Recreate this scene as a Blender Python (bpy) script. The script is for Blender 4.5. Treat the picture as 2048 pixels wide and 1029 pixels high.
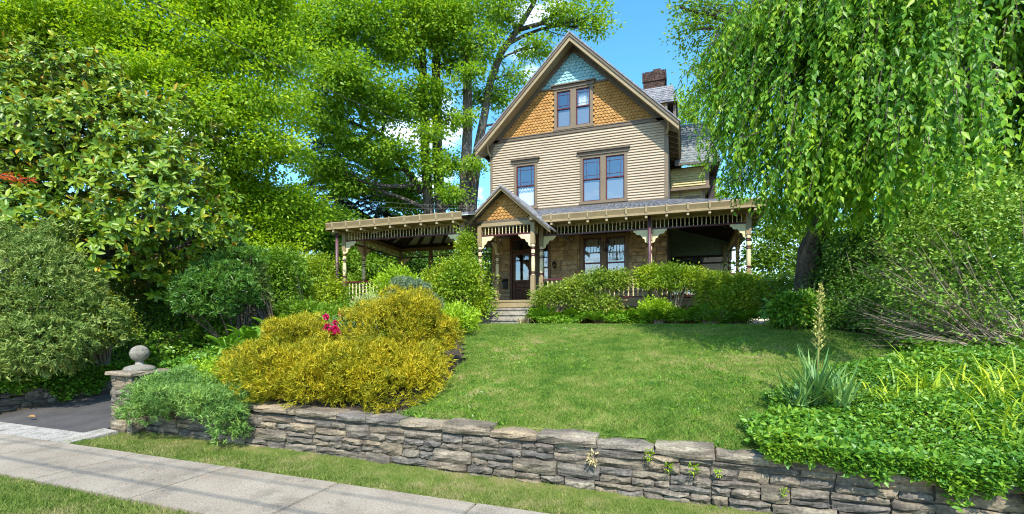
import bpy, math, random
import numpy as np
from mathutils import Vector, Matrix

for _o in list(bpy.data.objects):
    bpy.data.objects.remove(_o)
scene = bpy.context.scene
COL = scene.collection
R = math.radians

# ------------------------------------------------------------------ camera
YAW = math.atan(346 / 945.0)
cam_d = bpy.data.cameras.new('camera')
cam_d.sensor_width = 36.0
cam_d.lens = 36.0 * 945.0 / 2048.0
cam_d.shift_y = (641 - 514.5) / 2048.0
cam_d.clip_start = 0.05
cam_d.clip_end = 2000
cam = bpy.data.objects.new('camera', cam_d)
COL.objects.link(cam)
cam.location = (0, 0, 2.0)
cam.rotation_euler = (R(90), 0, YAW)
scene.camera = cam

# ------------------------------------------------------------------ sky, sun, exposure
SUN = Vector((0.255, -0.585, 0.766)).normalized()
world = bpy.data.worlds.new('World')
scene.world = world
world.use_nodes = True
wn = world.node_tree
for n in list(wn.nodes):
    wn.nodes.remove(n)
def wnode(t, **kw):
    n = wn.nodes.new(t)
    for k, v in kw.items():
        setattr(n, k, v)
    return n
sky = wnode('ShaderNodeTexSky', sky_type='NISHITA')
sky.sun_disc = False
sky.sun_elevation = math.asin(SUN.z)
sky.sun_rotation = math.atan2(SUN.x, SUN.y)
sky.air_density = 1.0
sky.dust_density = 0.4
sky.ozone_density = 2.5
hsv = wnode('ShaderNodeHueSaturation')
hsv.inputs['Hue'].default_value = 0.488
hsv.inputs['Saturation'].default_value = 1.27
hsv.inputs['Value'].default_value = 1.0
wn.links.new(sky.outputs[0], hsv.inputs['Color'])
tc = wnode('ShaderNodeTexCoord')
mp = wnode('ShaderNodeMapping')
mp.inputs['Location'].default_value = (0.35, 0.1, 0.0)
mp.inputs['Scale'].default_value = (1.0, 1.0, 2.2)
wn.links.new(tc.outputs['Generated'], mp.inputs['Vector'])
cn = wnode('ShaderNodeTexNoise')
cn.inputs['Scale'].default_value = 3.4
cn.inputs['Detail'].default_value = 7
cn.inputs['Roughness'].default_value = 0.55
wn.links.new(mp.outputs[0], cn.inputs['Vector'])
cr = wnode('ShaderNodeValToRGB')
cr.color_ramp.elements[0].position = 0.585
cr.color_ramp.elements[0].color = (0, 0, 0, 1)
cr.color_ramp.elements[1].position = 0.74
cr.color_ramp.elements[1].color = (1, 1, 1, 1)
wn.links.new(cn.outputs['Fac'], cr.inputs['Fac'])
cmix = wnode('ShaderNodeMixRGB')
cmix.inputs['Color2'].default_value = (8.2, 8.5, 9.0, 1)
wn.links.new(cr.outputs['Color'], cmix.inputs['Fac'])
wn.links.new(hsv.outputs[0], cmix.inputs['Color1'])
bg = wnode('ShaderNodeBackground')
bg.inputs['Strength'].default_value = 0.15
wn.links.new(cmix.outputs[0], bg.inputs['Color'])
wo = wnode('ShaderNodeOutputWorld')
wn.links.new(bg.outputs[0], wo.inputs['Surface'])

sun_d = bpy.data.lights.new('sun', 'SUN')
sun_d.energy = 2.85
sun_d.angle = R(0.53)
sun_d.color = (1.0, 0.95, 0.86)
sun = bpy.data.objects.new('sun', sun_d)
COL.objects.link(sun)
sun.rotation_euler = SUN.to_track_quat('Z', 'Y').to_euler()
sun.location = SUN * 60

scene.view_settings.view_transform = 'Standard'
scene.view_settings.look = 'None'
scene.view_settings.gamma = 1.0
scene.view_settings.exposure = 1.38
scene.view_settings.use_curve_mapping = False
scene.render.engine = 'CYCLES'
scene.cycles.max_bounces = 7
scene.cycles.diffuse_bounces = 4
scene.cycles.transparent_max_bounces = 8
scene.cycles.transmission_bounces = 4
scene.cycles.glossy_bounces = 2
scene.cycles.caustics_reflective = False
scene.cycles.caustics_refractive = False
scene.cycles.use_denoising = True
scene.cycles.denoiser = 'OPENIMAGEDENOISE'
scene.cycles.denoising_input_passes = 'RGB_ALBEDO_NORMAL'
scene.cycles.denoising_prefilter = 'NONE'
scene.render.filter_size = 1.1
scene.cycles.filter_width = 1.1
scene.cycles.sample_clamp_indirect = 2.5
scene.cycles.use_adaptive_sampling = False

# ------------------------------------------------------------------ helpers
WL = {}
def thing(name, label, cat, loc=(0, 0, 0), group=None):
    o = bpy.data.objects.new(name, None)
    COL.objects.link(o)
    o.location = loc
    o.empty_display_size = 0.2
    o['label'] = label
    o['category'] = cat
    if group:
        o['group'] = group
    WL[o] = Vector(loc)
    return o

def tag(o, label, cat, group=None):
    o['label'] = label
    o['category'] = cat
    if group:
        o['group'] = group
    return o

class MB:
    def __init__(s):
        s.v = []
        s.f = []
    def add(s, vs, fs):
        b = len(s.v)
        s.v.extend([tuple(p) for p in vs])
        s.f.extend([tuple(i + b for i in q) for q in fs])
        return s
    def box(s, x0, x1, y0, y1, z0, z1):
        return s.add([(x0, y0, z0), (x1, y0, z0), (x1, y1, z0), (x0, y1, z0),
                      (x0, y0, z1), (x1, y0, z1), (x1, y1, z1), (x0, y1, z1)],
                     [(0, 3, 2, 1), (4, 5, 6, 7), (0, 1, 5, 4), (1, 2, 6, 5), (2, 3, 7, 6), (3, 0, 4, 7)])
    def _prism(s, a, b):
        n = len(a)
        fs = [tuple(range(n)), tuple(range(2 * n - 1, n - 1, -1))]
        for i in range(n):
            j = (i + 1) % n
            fs.append((i, i + n, j + n, j))
        return s.add(a + b, fs)
    def xz(s, poly, y0, y1):
        return s._prism([(x, y0, z) for x, z in poly], [(x, y1, z) for x, z in poly])
    def yz(s, poly, x0, x1):
        return s._prism([(x0, y, z) for y, z in poly], [(x1, y, z) for y, z in poly])
    def xy(s, poly, z0, z1):
        return s._prism([(x, y, z0) for x, y in poly], [(x, y, z1) for x, y in poly])
    def slab(s, poly, th):
        """polygon (3D points, top side) given a thickness straight down"""
        return s._prism([tuple(p) for p in poly], [(p[0], p[1], p[2] - th) for p in poly])
    def bar(s, a, b, w, h, up=(0, 0, 1)):
        a, b = Vector(a), Vector(b)
        d = (b - a).normalized()
        side = d.cross(Vector(up)).normalized()
        u = side.cross(d).normalized()
        vs = []
        for p in (a, b):
            for sx, sz in ((-1, -1), (1, -1), (1, 1), (-1, 1)):
                vs.append(p + side * (w / 2 * sx) + u * (h / 2 * sz))
        return s.add(vs, [(3, 2, 1, 0), (4, 5, 6, 7), (0, 1, 5, 4), (1, 2, 6, 5), (2, 3, 7, 6), (3, 0, 4, 7)])
    def tube(s, pts, rad, n=8):
        pts = [Vector(p) for p in pts]
        k = len(pts)
        if not hasattr(rad, '__len__'):
            rad = [rad] * k
        ref = Vector((0.31, 0.77, 0.2))
        vs = []
        for i, p in enumerate(pts):
            d = (pts[min(i + 1, k - 1)] - pts[max(i - 1, 0)]).normalized()
            e1 = d.cross(ref)
            if e1.length < 1e-3:
                e1 = d.cross(Vector((1, 0, 0)))
            e1.normalize()
            e2 = d.cross(e1)
            for j in range(n):
                t = 2 * math.pi * j / n
                vs.append(p + (e1 * math.cos(t) + e2 * math.sin(t)) * rad[i])
        fs = []
        for i in range(k - 1):
            for j in range(n):
                j2 = (j + 1) % n
                fs.append((i * n + j, i * n + j2, (i + 1) * n + j2, (i + 1) * n + j))
        fs.append(tuple(range(n - 1, -1, -1)))
        fs.append(tuple(range((k - 1) * n, k * n)))
        return s.add(vs, fs)
    def lathe(s, prof, n=12, c=(0, 0, 0)):
        vs = []
        for r, z in prof:
            for j in range(n):
                t = 2 * math.pi * (j + 0.5) / n
                vs.append((c[0] + r * math.cos(t), c[1] + r * math.sin(t), c[2] + z))
        fs = []
        for i in range(len(prof) - 1):
            for j in range(n):
                j2 = (j + 1) % n
                fs.append((i * n + j, i * n + j2, (i + 1) * n + j2, (i + 1) * n + j))
        fs.append(tuple(range(n - 1, -1, -1)))
        fs.append(tuple(range((len(prof) - 1) * n, len(prof) * n)))
        return s.add(vs, fs)
    def mesh(s, name, mat, off=(0, 0, 0), smooth=False):
        m = bpy.data.meshes.new(name)
        ox, oy, oz = off
        m.from_pydata([(x - ox, y - oy, z - oz) for x, y, z in s.v], [], s.f)
        if mat:
            m.materials.append(mat)
        if smooth:
            m.polygons.foreach_set('use_smooth', [True] * len(m.polygons))
        m.update()
        return m

def link(name, mesh, parent=None, loc=None, rotz=0.0):
    o = bpy.data.objects.new(name, mesh)
    COL.objects.link(o)
    base = WL.get(parent, Vector((0, 0, 0))) if parent else Vector((0, 0, 0))
    if parent:
        o.parent = parent
    if loc is not None:
        o.location = Vector(loc) - base
        WL[o] = Vector(loc)
    else:
        WL[o] = base.copy()
    if rotz:
        o.rotation_euler = (0, 0, rotz)
    return o

def part(name, mb, mat, parent=None, smooth=False, kind=None):
    off = WL.get(parent, Vector((0, 0, 0))) if parent else Vector((0, 0, 0))
    o = link(name, mb.mesh(name, mat, off, smooth), parent)
    if kind:
        o['kind'] = kind
    return o

def structure(name, mb, mat, smooth=False):
    o = part(name, mb, mat, None, smooth)
    o['kind'] = 'structure'
    return o

# ------------------------------------------------------------------ materials
def new_mat(name):
    m = bpy.data.materials.new(name)
    m.use_nodes = True
    t = m.node_tree
    for n in list(t.nodes):
        t.nodes.remove(n)
    out = t.nodes.new('ShaderNodeOutputMaterial')
    return m, t, out

def nd(t, kind, **inp):
    n = t.nodes.new(kind)
    for k, v in inp.items():
        n.inputs[k.replace('_', ' ')].default_value = v
    return n

def ramp(t, fac, stops):
    n = t.nodes.new('ShaderNodeValToRGB')
    e = n.color_ramp.elements
    while len(e) < len(stops):
        e.new(0.5)
    for i, (p, c) in enumerate(stops):
        e[i].position = p
        e[i].color = (c[0], c[1], c[2], 1)
    t.links.new(fac, n.inputs['Fac'])
    return n

def mixc(t, kind, fac, a, b):
    n = t.nodes.new('ShaderNodeMixRGB')
    n.blend_type = kind
    for key, v in (('Fac', fac), ('Color1', a), ('Color2', b)):
        if hasattr(v, 'is_linked'):
            t.links.new(v, n.inputs[key])
        elif isinstance(v, (int, float)):
            n.inputs[key].default_value = v
        else:
            n.inputs[key].default_value = (v[0], v[1], v[2], 1)
    return n.outputs[0]

def surf(name, cols, scale=6.0, rough=0.7, bump=0.2, bscale=None, fine=None, per_object=None,
         stretch=(1, 1, 1), spec=0.3, wear=None, detail=6, famp=1.0):
    """general surface: noise between colours, optional per-object tint, bump, wear patches"""
    m, t, out = new_mat(name)
    co = t.nodes.new('ShaderNodeTexCoord')
    mp_ = t.nodes.new('ShaderNodeMapping')
    mp_.inputs['Scale'].default_value = stretch
    vec = co.outputs['Object']
    if per_object:
        oi = t.nodes.new('ShaderNodeObjectInfo')
        ad = t.nodes.new('ShaderNodeVectorMath')
        ad.operation = 'MULTIPLY_ADD'
        t.links.new(oi.outputs['Random'], ad.inputs[0])
        ad.inputs[1].default_value = (37.0, 51.0, 23.0)
        t.links.new(vec, ad.inputs[2])
        vec = ad.outputs[0]
    t.links.new(vec, mp_.inputs['Vector'])
    nz = nd(t, 'ShaderNodeTexNoise', Scale=scale, Detail=detail, Roughness=0.62)
    t.links.new(mp_.outputs[0], nz.inputs['Vector'])
    k = len(cols)
    rp = ramp(t, nz.outputs['Fac'], [(0.32 + 0.36 * i / max(1, k - 1), c) for i, c in enumerate(cols)])
    col = rp.outputs[0]
    if per_object:
        rp2 = ramp(t, oi.outputs['Random'], [(i / max(1, len(per_object) - 1), c) for i, c in enumerate(per_object)])
        col = mixc(t, 'MULTIPLY', 1.0, col, rp2.outputs[0])
    if wear:
        wc, ws, lo, hi = wear
        wz = nd(t, 'ShaderNodeTexNoise', Scale=ws, Detail=8.0, Roughness=0.7)
        t.links.new(mp_.outputs[0], wz.inputs['Vector'])
        wr = ramp(t, wz.outputs['Fac'], [(lo, (0, 0, 0)), (hi, (1, 1, 1))])
        col = mixc(t, 'MIX', wr.outputs[0], col, wc)
    if fine:
        fz = nd(t, 'ShaderNodeTexNoise', Scale=fine, Detail=3.0, Roughness=0.6)
        t.links.new(co.outputs['Object'], fz.inputs['Vector'])
        fr = ramp(t, fz.outputs['Fac'], [(0.32, (1 - 0.38 * famp,) * 3), (0.7, (1 + 0.25 * famp,) * 3)])
        col = mixc(t, 'MULTIPLY', 1.0, col, fr.outputs[0])
    p = t.nodes.new('ShaderNodeBsdfPrincipled')
    p.inputs['Roughness'].default_value = rough
    p.inputs['Specular IOR Level'].default_value = spec
    t.links.new(col, p.inputs['Base Color'])
    if bump:
        bz = nd(t, 'ShaderNodeTexNoise', Scale=bscale or scale * 4, Detail=8.0, Roughness=0.65)
        t.links.new(mp_.outputs[0], bz.inputs['Vector'])
        b = nd(t, 'ShaderNodeBump', Strength=bump, Distance=0.02)
        t.links.new(bz.outputs['Fac'], b.inputs['Height'])
        t.links.new(b.outputs[0], p.inputs['Normal'])
    t.links.new(p.outputs[0], out.inputs['Surface'])
    return m

def sc(c, k):
    return (c[0] * k, c[1] * k, c[2] * k)

def paint(name, c, var=0.12, rough=0.55, stretch=(1, 1, 1)):
    return surf(name, [sc(c, 1 - var), c, sc(c, 1 + var * 0.6)], scale=2.2, rough=rough, bump=0.08, bscale=40,
                fine=9, stretch=stretch, spec=0.35, famp=0.22)

def leaf_mat(name, cols, trans=0.32, rough=0.45, spec=0.35, patch=0.0, patch_scale=0.6, back=None, tcol=(1.25, 1.2, 0.55), gain=1.3):
    m, t, out = new_mat(name)
    at = t.nodes.new('ShaderNodeAttribute')
    at.attribute_name = 'rnd'
    fac = at.outputs['Fac']
    if patch:
        co = t.nodes.new('ShaderNodeTexCoord')
        nz = nd(t, 'ShaderNodeTexNoise', Scale=patch_scale, Detail=3.0, Roughness=0.5)
        t.links.new(co.outputs['Object'], nz.inputs['Vector'])
        mr = nd(t, 'ShaderNodeMapRange', From_Min=0.3, From_Max=0.7)
        t.links.new(nz.outputs['Fac'], mr.inputs['Value'])
        fac = mixc(t, 'MIX', patch, fac, mr.outputs[0])
    rp = ramp(t, fac, [(i / max(1, len(cols) - 1), sc(c, gain)) for i, c in enumerate(cols)])
    col = rp.outputs[0]
    if back:
        g = t.nodes.new('ShaderNodeNewGeometry')
        col = mixc(t, 'MIX', g.outputs['Backfacing'], col, back)
    p = t.nodes.new('ShaderNodeBsdfPrincipled')
    p.inputs['Roughness'].default_value = rough
    p.inputs['Specular IOR Level'].default_value = spec
    t.links.new(col, p.inputs['Base Color'])
    tr = t.nodes.new('ShaderNodeBsdfTranslucent')
    t.links.new(mixc(t, 'MULTIPLY', 1.0, rp.outputs[0], tcol), tr.inputs['Color'])
    mx = t.nodes.new('ShaderNodeMixShader')
    mx.inputs[0].default_value = trans
    t.links.new(p.outputs[0], mx.inputs[1])
    t.links.new(tr.outputs[0], mx.inputs[2])
    t.links.new(mx.outputs[0], out.inputs['Surface'])
    return m

M = {}
M['concrete'] = surf('concrete', [(0.255, 0.212, 0.16), (0.31, 0.26, 0.20), (0.35, 0.30, 0.235)], scale=1.3, rough=0.9, bump=0.25,
                     bscale=60, fine=55, per_object=[(0.93, 0.92, 0.92), (1.0, 1.0, 1.0), (1.05, 1.03, 1.0)], wear=((0.15, 0.13, 0.105), 1.7, 0.50, 0.74))
M['old_concrete'] = surf('old_concrete', [(0.26, 0.24, 0.20), (0.34, 0.31, 0.27), (0.42, 0.39, 0.34)], scale=5, rough=0.95, bump=0.6,
                         bscale=30, fine=40, wear=((0.12, 0.11, 0.09), 3.0, 0.55, 0.75))
M['asphalt'] = surf('asphalt', [(0.055, 0.05, 0.048), (0.078, 0.072, 0.068), (0.10, 0.092, 0.086)], scale=1.4, rough=0.92, bump=0.7,
                    bscale=90, fine=80, wear=((0.11, 0.10, 0.085), 1.1, 0.6, 0.85))
STONE_TINT = [(0.68, 0.66, 0.65), (1.15, 1.02, 0.85), (0.85, 0.83, 0.82), (1.45, 1.22, 0.92), (0.95, 0.88, 0.82), (1.25, 1.12, 0.98), (0.75, 0.74, 0.76), (1.3, 1.1, 0.85)]
M['wall_stone'] = surf('wall_stone', [(0.055, 0.052, 0.05), (0.15, 0.138, 0.12), (0.27, 0.245, 0.20)], scale=5.5, rough=0.9, bump=1.0, bscale=11,
                       fine=30, per_object=STONE_TINT, stretch=(0.4, 1, 2.6), wear=((0.36, 0.31, 0.22), 3.4, 0.56, 0.70), spec=0.2)
M['coping_stone'] = surf('coping_stone', [(0.10, 0.092, 0.082), (0.20, 0.18, 0.15), (0.32, 0.28, 0.225)], scale=4.5, rough=0.9, bump=1.0, bscale=12,
                         fine=34, per_object=STONE_TINT, stretch=(0.4, 0.7, 2.2), wear=((0.40, 0.345, 0.245), 3.0, 0.52, 0.68), spec=0.2)
M['mortar'] = surf('mortar', [(0.05, 0.045, 0.036), (0.13, 0.115, 0.09)], scale=9, rough=0.95, bump=0.6)
M['cast_stone'] = surf('cast_stone', [(0.17, 0.15, 0.12), (0.25, 0.225, 0.18), (0.32, 0.285, 0.23)], scale=7, rough=0.95, bump=0.8, bscale=45,
                       fine=50, wear=((0.15, 0.14, 0.12), 6.0, 0.55, 0.7))
M['soil'] = surf('soil', [(0.035, 0.026, 0.018), (0.06, 0.045, 0.03), (0.085, 0.065, 0.045)], scale=3, rough=0.95, bump=0.8, bscale=24, fine=30)

def grass_mat(name, dry, blades):
    m, t, out = new_mat(name)
    co = t.nodes.new('ShaderNodeTexCoord')
    n1 = nd(t, 'ShaderNodeTexNoise', Scale=0.55, Detail=4.0, Roughness=0.6)
    n2 = nd(t, 'ShaderNodeTexNoise', Scale=3.2, Detail=5.0, Roughness=0.65)
    t.links.new(co.outputs['Object'], n1.inputs['Vector'])
    t.links.new(co.outputs['Object'], n2.inputs['Vector'])
    f = mixc(t, 'MIX', 0.55, n1.outputs['Fac'], n2.outputs['Fac'])
    g = ramp(t, f, [(0.39, (0.075, 0.17, 0.018)), (0.48, (0.135, 0.23, 0.03)), (0.56, (0.21, 0.27, 0.055)), (0.66, (0.35, 0.32, 0.13))] if not dry else
             [(0.36, (0.10, 0.18, 0.022)), (0.49, (0.17, 0.23, 0.045)), (0.58, (0.26, 0.27, 0.09)), (0.72, (0.36, 0.31, 0.15))])
    col = g.outputs[0]
    if blades:
        at = t.nodes.new('ShaderNodeAttribute')
        at.attribute_name = 'rnd'
        v = ramp(t, at.outputs['Fac'], [(0.0, (0.6, 0.68, 0.6)), (0.55, (1.0, 1.0, 1.0)), (0.9, (1.3, 1.2, 1.25)), (1.0, (1.9, 1.5, 2.0))])
        col = mixc(t, 'MULTIPLY', 1.0, col, v.outputs[0])
    else:
        col = mixc(t, 'MULTIPLY', 1.0, col, (0.75, 0.68, 0.7))
    p = t.nodes.new('ShaderNodeBsdfPrincipled')
    p.inputs['Roughness'].default_value = 0.7
    p.inputs['Specular IOR Level'].default_value = 0.2
    t.links.new(col, p.inputs['Base Color'])
    if blades:
        tr = t.nodes.new('ShaderNodeBsdfTranslucent')
        t.links.new(col, tr.inputs['Color'])
        mx = t.nodes.new('ShaderNodeMixShader')
        mx.inputs[0].default_value = 0.25
        t.links.new(p.outputs[0], mx.inputs[1])
        t.links.new(tr.outputs[0], mx.inputs[2])
        t.links.new(mx.outputs[0], out.inputs['Surface'])
    else:
        t.links.new(p.outputs[0], out.inputs['Surface'])
    return m
M['lawn'] = grass_mat('lawn', False, False)
M['lawn_blades'] = grass_mat('lawn_blades', False, True)
M['verge'] = grass_mat('verge', True, False)
M['verge_blades'] = grass_mat('verge_blades', True, True)

# ------------------------------------------------------------------ ground shape
def wall_y(x):
    return 5.44 - 0.0217 * x

def gh(x, y):
    """height of the ground (numpy arrays or floats)"""
    x = np.asarray(x, float)
    y = np.asarray(y, float)
    wy = wall_y(np.clip(x, -10, 8))
    t = np.clip((y - 5.6) / 8.6, 0, 1)
    zl = 0.60 + 1.27 * (1 - (1 - t) ** 1.75)
    step = np.clip((y - wy - 0.10) / 0.12, 0, 1)
    z = zl * step
    drive = 0.085 * np.clip(y - 4.75, 0, 18)
    drive = drive + 0.85 * np.clip((y - 8.5) / 1.3, 0, 1) ** 1.3
    k1 = np.clip((-9.62 - x) / 0.12, 0, 1)
    z = z * (1 - k1) + drive * k1
    bank = drive + (0.42 + 0.22 * np.clip(-13.4 - x, 0, 3)) * np.clip((y - 4.9) / 0.3, 0, 1)
    k2 = np.clip((-13.15 - x) / 0.12, 0, 1)
    return z * (1 - k2) + bank * k2

def sheet(name, xs, ys, zoff, mat, warp=True, keep=None):
    nx, ny = len(xs), len(ys)
    X, Y = np.meshgrid(np.array(xs, float), np.array(ys, float))
    if warp:
        Y = Y + (wall_y(np.clip(X, -10, 8)) - 5.44) * np.clip(1 - np.abs(Y - 5.5) / 3, 0, 1)
    Z = gh(X, Y) + zoff
    mb = MB()
    fs = []
    for j in range(ny - 1):
        for i in range(nx - 1):
            cx = (X[j, i] + X[j, i + 1]) / 2
            cy = (Y[j, i] + Y[j + 1, i]) / 2
            if keep is None or keep(cx, cy):
                fs.append((j * nx + i, j * nx + i + 1, (j + 1) * nx + i + 1, (j + 1) * nx + i))
    mb.add(list(zip(X.ravel(), Y.ravel(), Z.ravel())), fs)
    return structure(name, mb, mat, smooth=True)

gx = [-400, -150, -60, -30, -20] + list(np.arange(-16, -13.4, 0.4)) + [-13.3, -13.2, -13.1] + list(np.arange(-12.9, -9.8, 0.4)) + \
     [-9.75, -9.68, -9.6, -9.5] + list(np.arange(-9.25, 7, 0.5)) + [8, 12, 20, 40, 100, 400]
gy = [-300, -100, -40, -15, -5, 0, 2, 3.3, 4.0, 4.6, 4.9, 5.2, 5.44, 5.54, 5.60, 5.66, 5.8] + list(np.arange(6.0, 14.4, 0.4)) + \
     [15, 16, 18, 20, 24, 30, 45, 80, 150, 300, 600]
sheet('ground', gx, gy, -0.03, M['soil'])

def lawn_right(y):
    return np.interp(y, [5.4, 6.2, 7.2, 8.2, 9.3, 10.9, 12.2, 13.6, 15.0], [0.62, 0.85, 1.25, 2.2, 3.5, 3.75, 3.1, 2.3, 2.0])
def lawn_left(y):
    return np.interp(y, [5.4, 6.0, 7.0, 8.5, 11, 14, 15], [-3.9, -3.75, -3.7, -4.1, -5.3, -6.6, -6.7])
def in_lawn(x, y):
    return (x > lawn_left(y)) & (x < lawn_right(y)) & (y > wall_y(x) + 0.27) & (y < 14.75)
sheet('lawn', list(np.arange(-7.0, 4.4, 0.2)), list(np.arange(5.7, 15.0, 0.2)), 0.0, M['lawn'], warp=False, keep=lambda x, y: bool(in_lawn(x, y)))
# verges either side of the sidewalk
def rect_sheet(name, x0, x1, y0, y1, z, mat):
    return structure(name, MB().box(x0, x1, y0, y1, z - 0.03, z), mat)
mbv = MB()
mbv.add([(-9.55, 4.69, 0.0), (8, 4.69, 0.0), (8, wall_y(8) + 0.05, 0.03), (-9.55, wall_y(-9.55) + 0.05, 0.03)], [(0, 1, 2, 3)])
structure('grass_verge', mbv, M['verge'])
rect_sheet('street_verge', -16, 8, 1.9, 3.43, 0.0, M['verge'])

# ------------------------------------------------------------------ sidewalk, driveway
rng = random.Random(5)
bed = structure('sidewalk', MB().box(-17, 8, 3.46, 4.67, -0.12, -0.012), M['soil'])
slab_m = MB()
L, Wd = 1.83, 1.215
slab_m.add([(0.018, 0.0, 0.0), (L - 0.018, 0.0, 0.0), (L - 0.018, Wd, 0.0), (0.018, Wd, 0.0),
            (0.009, 0, -0.02), (L - 0.009, 0, -0.02), (L - 0.009, Wd, -0.02), (0.009, Wd, -0.02),
            (0.0, 0, -0.1), (L, 0, -0.1), (L, Wd, -0.1), (0, Wd, -0.1)],
           [(0, 1, 2, 3), (0, 4, 5, 1), (1, 5, 6, 2), (2, 6, 7, 3), (3, 7, 4, 0), (4, 8, 9, 5), (5, 9, 10, 6), (6, 10, 11, 7), (7, 11, 8, 4)])
slab_me = slab_m.mesh('slab', M['concrete'])
for k in range(-4, 8):
    o = link('slab', slab_me, bed, (-7.63 + 1.836 * k, 3.456, 0.022 + rng.uniform(-0.003, 0.003)))
# driveway
dxs = [-13.12, -12.5, -11.5, -10.6, -9.72]
dys = [5.12] + list(np.arange(5.6, 9.0, 0.8))
sheet('driveway', dxs, dys, 0.012, M['asphalt'], warp=False)
ap = MB()
ap.add([(-14.5, 4.685, 0.014), (-9.9, 4.685, 0.014), (-9.75, 5.14, 0.05), (-14.5, 5.14, 0.05)], [(0, 1, 2, 3)])
structure('driveway_apron', ap, M['old_concrete'])
cs = MB()
cs.add([(-9.86, 4.70, 0.02), (-9.32, 4.70, 0.03), (-9.25, 5.36, 0.075), (-9.74, 5.42, 0.075),
        (-9.86, 4.70, -0.05), (-9.32, 4.70, -0.05), (-9.25, 5.36, -0.05), (-9.74, 5.42, -0.05)],
       [(0, 1, 2, 3), (0, 4, 5, 1), (1, 5, 6, 2), (3, 2, 6, 7), (0, 3, 7, 4)])
structure('kerb_stone', cs, M['old_concrete'])

# ------------------------------------------------------------------ rough stones
def stone_mesh(w, h, dep, rg, mat, bulge=0.03, jit=0.012, name='stone'):
    """a roughly squared stone, front towards -Y, lower left front corner at the origin"""
    nx, nz = (5, 4) if w > 0.16 else (4, 4)
    cj = {}
    vs = []
    for j in range(nz):
        for i in range(nx):
            u, v = i / (nx - 1), j / (nz - 1)
            edge = i in (0, nx - 1) or j in (0, nz - 1)
            corner = i in (0, nx - 1) and j in (0, nz - 1)
            x = u * w + rg.uniform(-jit, jit) * (0.6 if edge else 1.5)
            z = v * h + rg.uniform(-jit, jit) * (0.6 if edge else 1.2)
            y = 0.008 + rg.uniform(0, 0.014) if edge else -rg.uniform(-0.3, 1.0) * bulge * 0.75
            if corner:
                y += 0.006
                x += (0.010 if i == 0 else -0.010) * rg.uniform(-0.2, 1.3)
                z += (0.007 if j == 0 else -0.007) * rg.uniform(-0.2, 1.3)
            vs.append((x, y, z))
    fs = []
    for j in range(nz - 1):
        for i in range(nx - 1):
            a = j * nx + i
            fs.append((a, a + 1, a + nx + 1, a + nx))
    ring = [i for i in range(nx)] + [j * nx + nx - 1 for j in range(1, nz)] + \
           [(nz - 1) * nx + i for i in range(nx - 2, -1, -1)] + [j * nx for j in range(nz - 2, 0, -1)]
    b = len(vs)
    for r_ in ring:
        vs.append((vs[r_][0], dep, vs[r_][2]))
    n = len(ring)
    for i in range(n):
        j = (i + 1) % n
        fs.append((ring[i], b + i, b + j, ring[j]))
    fs.append(tuple(b + i for i in range(n)))
    mb = MB().add(vs, fs)
    return mb.mesh(name, mat)

def coursed(x0, x1, h, rg, bands, lmin=0.25, lmax=0.7, split=0.55):
    """cells (x, z, w, h) of random coursed rubble filling x0..x1, 0..h"""
    cells = []
    z = 0
    hs = [rg.uniform(0.75, 1.25) for _ in range(bands)]
    s_ = h / sum(hs)
    for b_ in hs:
        bh = b_ * s_
        x = x0 - rg.uniform(0, lmin)
        while x < x1:
            w = rg.uniform(lmin, lmax)
            xa, xb = max(x, x0), min(x + w, x1)
            if xb - xa > 0.07:
                if rg.random() < split and bh > 0.13:
                    k = rg.uniform(0.35, 0.65)
                    for z0, hh in ((z, bh * k), (z + bh * k, bh * (1 - k))):
                        if rg.random() < 0.4 and xb - xa > 0.36:
                            c = xa + (xb - xa) * rg.uniform(0.35, 0.65)
                            cells.append((xa, z0, c - xa, hh))
                            cells.append((c, z0, xb - c, hh))
                        else:
                            cells.append((xa, z0, xb - xa, hh))
                else:
                    cells.append((xa, z, xb - xa, bh))
            x += w
        z += bh
    return cells

# ------------------------------------------------------------------ retaining wall along the sidewalk
rw = random.Random(11)
wall = thing('retaining_wall', 'long low dry stone retaining wall of grey slabs below the lawn', 'stone wall', (-2, wall_y(-2), 0))
core = MB()
core.add([(-9.0, wall_y(-9.0) + 0.06, -0.1), (7.0, wall_y(7) + 0.06, -0.1), (7.0, wall_y(7) + 0.06, 0.54), (-9.0, wall_y(-9.0) + 0.06, 0.54),
          (-9.0, wall_y(-9.0) + 0.24, -0.1), (7.0, wall_y(7) + 0.24, -0.1), (7.0, wall_y(7) + 0.24, 0.54), (-9.0, wall_y(-9.0) + 0.24, 0.54)],
         [(0, 1, 2, 3), (1, 5, 6, 2), (5, 4, 7, 6), (4, 0, 3, 7), (3, 2, 6, 7)])
part('core', core, M['mortar'], wall)
slope = math.atan(-0.0217)
for (x, z, w, h) in coursed(-9.0, 6.0, 0.535, rw, 3, 0.26, 0.62, 0.82):
    j = rw.uniform(0.004, 0.011)
    me = stone_mesh(w - j, h - j, 0.12, rw, M['wall_stone'], bulge=0.04, jit=0.016)
    link('stone', me, wall, (x, wall_y(x) + rw.uniform(-0.015, 0.025) + 0.03 * (z / 0.5) - 0.01, z - 0.02), slope)
x = -9.0
while x < 6.0:
    w = rw.uniform(0.38, 0.95)
    h = rw.uniform(0.085, 0.125)
    me = stone_mesh(w - 0.012, h, 0.36, rw, M['coping_stone'], bulge=0.035, jit=0.014, name='coping_stone')
    link('coping_stone', me, wall, (x, wall_y(x) + rw.uniform(-0.02, 0.02) - 0.005, 0.517 + rw.uniform(-0.006, 0.008) - 0.009 * min(max(x, -7), 4) - 0.012), slope + rw.uniform(-0.02, 0.02))
    x += w

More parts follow.
